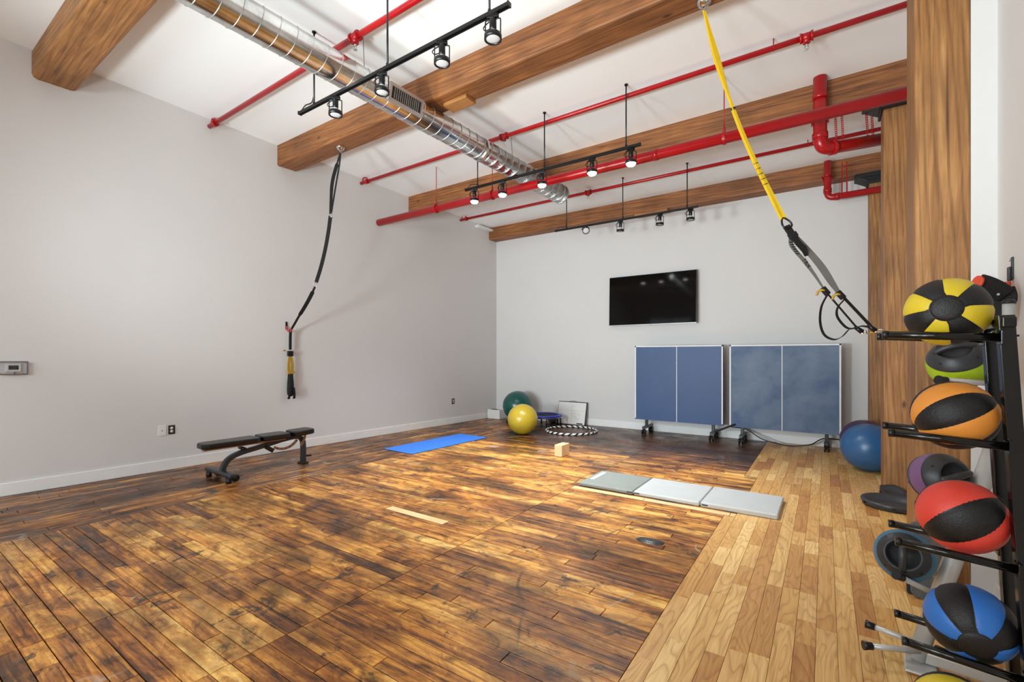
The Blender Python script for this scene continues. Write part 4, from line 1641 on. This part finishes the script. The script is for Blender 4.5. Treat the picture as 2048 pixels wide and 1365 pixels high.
dn = (TP(-0.178, 2.345) - TP(-0.264, 2.507)).normalized()
sd = (FACE - dn * FACE.dot(dn)).normalized()
m = MB()
m.tube([e + dn * (0.035 - 0.047 * math.cos(a)) + sd * ((0.034 - 0.012 * math.cos(a)) * math.sin(a)) for a in [2 * PI * k / 20 for k in range(20)]], 0.0072, 8, closed=True)
m.build('carabiner', M['black'], root, world=True)
m = MB()
m.bar(TP(-0.246, 2.45), TP(-0.185, 2.335), 0.05, 0.02, up=(0.55, -0.83, 0))
m.bar(TP(-0.212, 2.39), TP(-0.192, 2.352), 0.064, 0.026, up=(0.55, -0.83, 0))
m.build('anchor_buckle', M['webbing'], root, bevel=0.004, world=True)
m = MB()
m.ribbon(curve([TP(-0.19, 2.345, -0.01), TP(-0.165, 2.30, -0.02), TP(-0.13, 2.25, -0.02), TP(-0.115, 2.20, -0.01)], 5), [0.05] * 10 + [0.045, 0.04, 0.036, 0.03, 0.026, 0.02], FACE, 0.008)
m.build('locking_loop', M['webbing'], root, world=True)
m = MB()
m.ribbon(curve([TP(-0.215, 2.36), TP(-0.212, 2.30), TP(-0.178, 2.24), TP(-0.13, 2.168), TP(-0.067, 2.062), TP(-0.009, 1.951)], 6), [0.034] * 19 + [0.034 - 0.0019 * i for i in range(12)], FACE, 0.003)
m.build('grey_strap', M['grey_web'], root, world=True)
m = MB()
m.ribbon(curve([TP(-0.178, 2.36, 0.02), TP(-0.118, 2.265, 0.02), TP(-0.025, 2.12, 0.02), TP(0.042, 1.99, 0.02), TP(0.087, 1.904, 0.01)], 6), [0.03 + 0.032 * math.sin(PI * i / 24) for i in range(25)], FACE, 0.003)
m.build('grey_strap', M['grey_web'], root, world=True)
m = MB()
a0, a1 = TP(-0.212, 2.318, -0.006), TP(-0.172, 2.226, -0.006)
for k in range(6):
    p = a0.lerp(a1, k / 5)
    m.ribbon([p - FACE * 0.013, p + FACE * 0.013], 0.006, (0, 0, 1), 0.003)
m.build('bar_tacks', M['black'], root, world=True)
# lettering woven into the grey strap
txc = bpy.data.curves.new('lettering', 'FONT')
txc.body = 'TRX'
txc.size = 0.042
txc.extrude = 0.0006
txc.align_x = 'CENTER'
txc.align_y = 'CENTER'
txc.materials.append(M['black'])
tmp = bpy.data.objects.new('lettering_source', txc)
C.objects.link(tmp)
bpy.context.view_layer.update()
ltm = bpy.data.meshes.new_from_object(tmp)
bpy.data.objects.remove(tmp)
lt = bpy.data.objects.new('lettering', ltm)
C.objects.link(lt)
xd = (TP(-0.067, 2.062) - TP(-0.13, 2.168)).normalized()
nd = Vector((0.55, -0.83, 0))
nd = (nd - xd * nd.dot(xd)).normalized()
yd = nd.cross(xd)
lt.parent = root
Mw = Matrix((xd, yd, nd)).transposed().to_4x4()
Mw.translation = TP(-0.118, 2.148) + nd * 0.006
lt.matrix_local = base_matrix(root).inverted() @ Mw


def trainer_handle(bk, tab, strap, loop, grip, thick):
    bk = TP(*bk)
    d = (TP(*strap[1]) - bk).normalized()
    b = MB().bar(bk - d * 0.035, bk + d * 0.03, 0.04, 0.022, up=(0.55, -0.83, 0)).build('buckle', M['black'], root, bevel=0.004, world=True)
    MB().tube(curve([bk, bk.lerp(TP(*tab), 0.5) + Vector((0, -0.015, 0.01)), TP(*tab), TP(*tab) + Vector((-0.008, 0, -0.025))], 5), 0.009, 7).build('cam_tab', M['mustard_web'], root, world=True)
    MB().ribbon([bk + d * 0.02] + [TP(*q) for q in strap], thick, FACE, 0.006).build('handle_strap', M['webbing'], root, world=True)
    MB().ribbon(curve([TP(*q, -0.02) for q in loop], 6), 0.034, (0.35, 0.9, 0.25), 0.004).build('foot_loop', M['webbing'], root, world=True)
    g = [TP(*q) for q in grip]
    MB().tube([g[0], g[1]], [0.013, 0.018], 12).build('hand_grip', M['rubber_smooth'], root, world=True)
    r = MB()
    for c in (g[1].lerp(g[2], 0.4), g[2]):
        r.tube([c + Vector((0.018 * math.cos(t), 0.006 * math.sin(t), 0.01 * math.sin(t))) for t in [2 * PI * k / 12 for k in range(12)]], 0.0045, 6, closed=True)
    r.build('end_ring', M['chrome'], root, world=True)


trainer_handle((0.003, 1.928), (-0.043, 1.928), [(0.022, 1.901), (0.189, 1.653)],
               [(0.015, 1.902), (-0.022, 1.812), (-0.029, 1.699), (-0.004, 1.608), (0.052, 1.572), (0.101, 1.591), (0.143, 1.641), (0.178, 1.65)],
               [(0.175, 1.662), (0.219, 1.622), (0.24, 1.62)], 0.012)
trainer_handle((0.095, 1.892), (0.052, 1.888), [(0.114, 1.873), (0.276, 1.65)],
               [(0.113, 1.856), (0.075, 1.799), (0.075, 1.734), (0.12, 1.663), (0.16, 1.647), (0.213, 1.663), (0.254, 1.655)],
               [(0.248, 1.672), (0.293, 1.628), (0.316, 1.628)], 0.022)
MB().tube([TP(0.245, 1.615), TP(0.32, 1.625), TP(0.40, 1.622), TP(0.466, 1.624)], 0.006, 6).build('yellow_cord', M['mustard_web'], root, world=True)

# ------------------------------------------------------------------ black ball rack
RX = lambda z: 0.552 + (0.757 - z) * 0.053
YN, YF = 2.22, 2.44
root = thing('ball_rack', 'tall black two-post rack with paired arms holding the medicine balls', 'rack', (RX(0), 2.33, 0))
for yy in (YN + 0.028, YF - 0.012):
    m = MB()
    z0, z1 = 0.0, 1.59
    hw, hd = 0.021, 0.021
    vs = []
    for z in (z0, z1):
        for sy in (-1, 1):
            for sx in (-1, 1):
                vs.append((RX(z) + sx * hw, yy + sy * hd, z))
    m.add(vs, [(0, 2, 3, 1), (4, 5, 7, 6), (0, 1, 5, 4), (2, 6, 7, 3), (0, 4, 6, 2), (1, 3, 7, 5)])
    m.build('upright', M['black_gloss'], root, bevel=0.003, world=True)
for z in (1.565, 0.09):
    MB().box((RX(z), 2.33, z), (0.034, 0.26, 0.034)).build('cross_bar', M['black_gloss'], root, bevel=0.003, world=True)
ARMS = [(1.526, 0.182, 0.055), (1.157, 0.2, 0.06), (0.757, 0.22, 0.08), (0.39, 0.239, 0.09), (0.03, 0.26, 0.05)]
for z, xe, s in ARMS:
    xp = RX(z) - 0.018
    for yy in (YN, YF):
        m = MB()
        L = xp - xe
        zr = z - (0.012 if s < 0.07 else 0.02)
        m.tube([(xp, yy, zr), (xe, yy, zr + s * L)], 0.0145, 14)
        a = m.build('arm', M['black_gloss'], root, world=True)
        MB().cyl((xe - 0.004, yy, zr + s * L), (xe + 0.012, yy, zr + s * L), 0.0152, 14).build('end_plug', M['rubber_smooth'], a, world=True)
        MB().box((xp + 0.0, yy, zr), (0.012, 0.05, 0.05)).build('weld_plate', M['black_gloss'], a, bevel=0.003, world=True)
for s in (-1, 1):
    MB().box((RX(0) - 0.13, 2.33 + s * 0.12, 0.012), (0.56, 0.05, 0.024)).build('base_foot', M['black_gloss'], root, bevel=0.004, world=True)
MB().cyl((RX(1.5), YN + 0.03, 1.52), (RX(1.5) + 0.030, YN + 0.03, 1.52), 0.004, 8).build('pull_pin', M['black'], root, world=True)
MB().cyl((RX(1.53) - 0.005, 2.27, 1.53), (RX(1.53) - 0.005, 2.38, 1.53), 0.016, 14).build('chrome_bolt', M['chrome'], root, world=True)


def patch(c, r, R, la0, la1, lo0, lo1, nla, nlo):
    """raised spherical patch, edges turned down into the groove"""
    m = MB()
    vs, fs = [], []
    for i in range(nla + 1):
        la = la0 + (la1 - la0) * i / nla
        for j in range(nlo + 1):
            lo = lo0 + (lo1 - lo0) * j / nlo
            rr = r - (0.0028 if i in (0, nla) or j in (0, nlo) else 0)
            vs.append(R @ Vector((rr * math.sin(la) * math.cos(lo), rr * math.sin(la) * math.sin(lo), rr * math.cos(la))))
    for i in range(nla):
        for j in range(nlo):
            a = i * (nlo + 1) + j
            fs.append((a, a + nlo + 1, a + nlo + 2, a + 1))
    m.add(vs, fs, True)
    return m


def medicine_ball(c, r, pole, ref, n, colour, label, hub=0.36, phase=0.0, share=1.0):
    """pole points out of the hub; the first coloured panel is centred on ref turned by phase"""
    root = thing('medicine_ball', label, 'ball', (c[0], c[1], c[2] - r))
    R = Matrix.Translation((0, 0, r)) @ frame_from(pole, ref) @ Matrix.Rotation(phase, 4, 'Z')
    prof = [((r - 0.0026) * math.cos(a), (r - 0.0026) * math.sin(a)) for a in [-PI / 2 + PI * k / 24 for k in range(25)]]
    prof = [(max(0, p[0]), p[1]) for p in prof]
    MB().lathe(prof, 40, R).build('core', M['rubber_smooth'], root)
    h = hub
    for k in range(n):
        w_ = 2 * PI / n
        hw_ = w_ / 2 * ((2 - share) if k % 2 == 0 else share)
        g = 0.016
        mt = M['ball_' + colour] if k % 2 == 0 else M['rubber']
        patch(c, r, R, h + 0.012, PI - h - 0.012, k * w_ - hw_ + g, k * w_ + hw_ - g, 18, 8).build('coloured_panel' if k % 2 == 0 else 'black_panel', mt, root)
    for s in (0, 1):
        pr = []
        for i in range(9):
            a = h * i / 8
            rr = r + (0.0015 if i < 8 else -0.0015)
            z = rr * math.cos(a)
            pr.append((rr * math.sin(a), z if s == 0 else -z))
        MB().lathe(pr, 28, R, caps=False).build('hub_disc', M['rubber'], root)
    return root


medicine_ball((0.375, 2.33, 1.615), 0.125, (-0.161, -0.986, 0.052), (0.35, 0, 1), 8, 'yellow', 'yellow and black medicine ball on the top arms of the black rack', 0.37, 0.05)
medicine_ball((0.395, 2.33, 1.232), 0.125, (0.875, -0.02, 0.47), (-0.1, -0.95, 0.27), 8, 'orange', 'orange and black medicine ball on the second pair of rack arms', 0.16, PI / 4)
medicine_ball((0.415, 2.33, 0.862), 0.130, (0.80, 0.0, 0.60), (0.0, -0.987, 0.12), 6, 'red', 'red and black medicine ball on the third pair of rack arms', 0.16, PI / 3, 0.84)
medicine_ball((0.437, 2.33, 0.478), 0.130, (-0.017, -0.97, -0.243), (0.35, 0, 1), 8, 'blue', 'blue and black medicine ball on the fourth pair of rack arms', 0.40, 0.02)
medicine_ball((0.40, 2.33, 0.128), 0.130, (0.9, -0.1, 0.35), (0.1, -0.80, 0.60), 8, 'yellow', 'yellow medicine ball at the foot of the black rack, cut by the picture edge', 0.16, PI / 4)

# ------------------------------------------------------------------ silver peg tree with grip balls
px, py = 0.70, 3.04
root = thing('ball_tree', 'silver tube stand with rubber-tipped pegs behind the black rack', 'stand', (px, py, 0))
MB().tube([(px, py, 0.03), (px, py, 1.70)], 0.022, 20).build('post', M['silver'], root, world=True)
MB().lathe([(0.0235, 1.692), (0.0235, 1.702), (0.017, 1.711), (0.0, 1.714)], 20, Matrix.Translation((px, py, 0))).build('post_cap', M['rubber_smooth'], root, world=True)
foot = Vector((0.355, 2.86, 0.03))
legtop = Vector((px - 0.01, py - 0.01, 1.17))
MB().tube([legtop, foot], 0.036, 18).build('slanted_leg', M['silver'], root, world=True)
MB().box((0.372, 2.90, 0.012), (0.115, 0.30, 0.012), Matrix.Rotation(-0.08, 3, 'Z')).build('foot_plate', M['silver'], root, bevel=0.005, world=True)
MB().bar((0.36, 2.87, 0.05), (0.66, 2.84, 0.05), 0.055, 0.055).build('base_tube', M['silver'], root, bevel=0.008, world=True)
MB().tube([(px, py, 0.55), (0.78, 3.42, 0.10)], 0.022, 14).build('rear_brace', M['white_plastic'], root, world=True)
MB().box((0.74, 3.40, 0.075), (0.12, 0.30, 0.03)).build('rear_foot', M['silver'], root, bevel=0.006, world=True)
MB().cyl((0.43, 2.88, 0.09), (0.46, 2.84, 0.10), 0.016, 10).build('bolt', M['black'], root, world=True)


def peg(tip, base):
    tip, base = Vector(tip), Vector(base)
    d = (tip - base).normalized()
    a = MB().tube([base, tip], 0.0125, 12).build('peg', M['silver'], root, world=True)
    MB().tube([tip - d * 0.03, tip - d * 0.01, tip + d * 0.008], [0.0165, 0.0175, 0.021], 14).build('rubber_tip', M['rubber_smooth'], a, world=True)


def leg_at(z):
    t = (legtop.z - z) / (legtop.z - foot.z)
    return legtop.lerp(foot, t)


peg((0.177, 2.91, 0.105), (0.365, 2.86, 0.10))
peg((0.158, 2.758, 0.072), (0.365, 2.84, 0.075))
peg((0.273, 2.725, 0.449), leg_at(0.34) + Vector((-0.01, -0.03, 0)))
peg((0.36, 2.98, 0.415), leg_at(0.40) + Vector((0, 0.03, 0)))
peg((0.425, 2.78, 1.343), (px, py - 0.03, 1.32))
peg((0.47, 3.05, 1.33), (px, py + 0.03, 1.32))
peg((0.36, 2.78, 0.775), leg_at(0.75) + Vector((-0.01, -0.03, 0)))
peg((0.40, 3.02, 0.775), leg_at(0.75) + Vector((0, 0.03, 0)))


def grip_ball(c, r, axis, bar_dir, colour, label, band=0.36):
    """double-grip ball: coloured band, moulded charcoal shells, hollow with a bar across"""
    root = thing('grip_ball', label, 'ball', (c[0], c[1], c[2] - r))
    R = Matrix.Translation((0, 0, r)) @ frame_from(axis, bar_dir)
    a0, a1 = 0.60, PI / 2 - band
    prof = [(r * math.sin(a), r * math.cos(a)) for a in [a1 + (PI - 2 * a1) * k / 12 for k in range(13)]]
    MB().lathe(prof, 44, R, caps=False).build('coloured_band', M['ball_' + colour], root)
    for s in (1, -1):
        pr = [(0.0, r * 0.40), (r * 0.25, r * 0.42), (r * 0.44, r * 0.58), (r * 0.50, r * 0.76), (r * 0.535, r * 0.835)]
        q = r + 0.003
        pr += [(q * math.sin(a), q * math.cos(a)) for a in [a0 + (a1 - a0) * k / 8 for k in range(9)]]
        pr += [((r - 0.004) * math.sin(a1 + 0.01), (r - 0.004) * math.cos(a1 + 0.01))]
        sh = MB().lathe([(x, z * s) for x, z in pr], 44, R, caps=False).build('grip_shell', M['grip'], root)
        h = MB()
        hp = []
        for k in range(13):
            t = -0.66 + 1.32 * k / 12
            rr = r * 0.985
            hp.append(R @ Vector((rr * math.sin(t), 0, s * rr * math.cos(t))))
        h.tube(hp, [0.0165 - 0.003 * abs(math.sin(PI * (k - 6) / 12)) + (0.0012 if k % 2 else 0) for k in range(13)], 12)
        h.build('handle', M['grip'], root)
        d = MB()
        for k in range(4):
            t = PI / 4 + k * PI / 2
            a = 0.86
            q2 = r + 0.0032
            p = Vector((q2 * math.sin(a) * math.cos(t), q2 * math.sin(a) * math.sin(t), s * q2 * math.cos(a)))
            nn = p.normalized()
            d.tube([R @ (p - nn * 0.002), R @ (p + nn * 0.0008)], 0.0055, 10)
        d.build('screw_holes', M['black'], root)
    return root


grip_ball((0.314, 2.875, 0.497), 0.118, (-0.155, -0.931, 0.331), (0.05, 0.3, 1), 'teal', 'blue-edged double-grip ball resting on the lower pegs', 0.60)
grip_ball((0.528, 3.03, 1.412), 0.118, (-0.25, -0.62, 0.74), (1, 0, 0.12), 'green', 'lime green double-grip ball on the upper pegs under the yellow ball', 0.42)
grip_ball((0.452, 2.97, 0.868), 0.115, (0.45, -0.78, 0.30), (0.9, 0.3, 0.3), 'purple', 'purple double-grip ball half hidden behind the red ball', 0.36)

# rubber slab leaning on the near post
root = thing('rubber_slab', 'speckled grey rubber slab leaning on the foot of the nearest post', 'slab', (0.52, 3.66, 0), (math.radians(-8), 0, 0))
sl = []
for (cx_, cz_, a0) in ((0.055, 0.405, 0), (-0.055, 0.405, 90), (-0.055, 0.035, 180), (0.055, 0.035, 270)):
    for k in range(5):
        a = math.radians(a0 + 90 * k / 4)
        sl.append((cx_ + 0.035 * math.cos(a), cz_ + 0.035 * math.sin(a)))
MB().prism(sl, -0.02, 0.02, 'y').build('slab_body', M['slab'], root, bevel=0.004)
MB().prism([(p[0] * 0.98 - 0.018, p[1] * 0.42) for p in sl], 0.024, 0.05, 'y').build('backing_plate', M['gunmetal'], root)

# round black balance bases on the floor before the second post
def tray(name, c, r, h, label, rot=(0, 0, 0)):
    root = thing(name, label, 'balance base', c, rot)
    MB().lathe([(0.0, 0.006), (r * 0.62, 0.006), (r * 0.70, 0.018), (r * 0.76, h * 0.7), (r * 0.90, h), (r * 0.97, h), (r * 1.0, h * 0.85), (r * 0.94, 0.0), (0.0, 0.0)], 48).build('dish', M['tray'], root)
    for k in range(6):
        a = 2 * PI * k / 6 - 0.6
        MB().box((r * 1.0 * math.cos(a), r * 1.0 * math.sin(a), h * 0.55), (0.012, 0.03, 0.02), Matrix.Rotation(a, 3, 'Z')).build('rim_notch', M['black'], root)
    return root


tray('balance_base', (0.545, 5.74, 0), 0.255, 0.062, 'round black dished balance base lying flat on the oak boards')
tray('balance_base', (0.58, 6.12, 0.042), 0.115, 0.025, 'smaller black dish tilted behind the flat balance base, at the post', (math.radians(20), math.radians(6), 0))

# hook with black straps on the right wall
root = thing('wall_hook', 'black and orange dipped hook on the white wall above the silver stand', 'hook', (RIGHT, 3.50, 1.88))
m = MB()
m.box((-0.004, 0.03, 0.04), (0.008, 0.024, 0.12))
m.box((-0.014, 0.03, 0.01), (0.016, 0.03, 0.075))
m.build('hook_plate', M['black'], root, bevel=0.004)
MB().cyl((-0.012, 0.03, 0.085), (-0.018, 0.03, 0.085), 0.008, 8).build('screw', M['chrome'], root)
MB().tube(curve([(-0.02, 0.03, -0.03), (-0.022, 0.03, -0.07), (-0.05, 0.0, -0.105), (-0.09, -0.06, -0.11), (-0.14, -0.10, -0.08), (-0.165, -0.12, -0.03)], 5), 0.012, 10).build('hook_arm', M['orange_grip'], root)
root = thing('strap_bundle', 'thick black strap bundle draped over the orange hook', 'strap', (0.70, 3.42, 1.4))
m = MB()
m.ribbon(curve([(0.755, 3.40, 1.80), (0.765, 3.405, 1.75), (0.75, 3.40, 1.68), (0.715, 3.39, 1.60), (0.69, 3.38, 1.50)], 6), [0.10] * 8 + [0.095] * 8 + [0.08] * 9, (0.98, -0.2, 0.0), 0.03)
m.build('hanging_strap', M['webbing'], root, world=True, bevel=0.006)
m = MB()
m.ribbon(curve([(0.655, 3.33, 1.835), (0.69, 3.34, 1.82), (0.73, 3.36, 1.795), (0.765, 3.38, 1.765)], 6), 0.085, (0.25, -0.3, 0.9), 0.03)
m.build('folded_strap', M['webbing'], root, world=True, bevel=0.006)
MB().cyl((0.648, 3.325, 1.835), (0.66, 3.33, 1.832), 0.034, 14).build('strap_end', M['orange_grip'], root, world=True)
MB().cyl((0.728, 3.34, 1.765), (0.729, 3.325, 1.765), 0.006, 8).build('rivet', M['chrome'], root, world=True)
o = MB().tube(curve([(0.815, 3.80, 1.02), (0.80, 3.72, 0.90), (0.79, 3.70, 0.78), (0.81, 3.74, 0.70), (0.815, 3.62, 0.72), (0.80, 3.60, 0.90), (0.815, 3.66, 1.04)], 8), 0.007, 7).build('hanging_cable', M['rubber_smooth'])
tag(o, 'looped black cable hanging on the white wall behind the silver stand', 'cable')
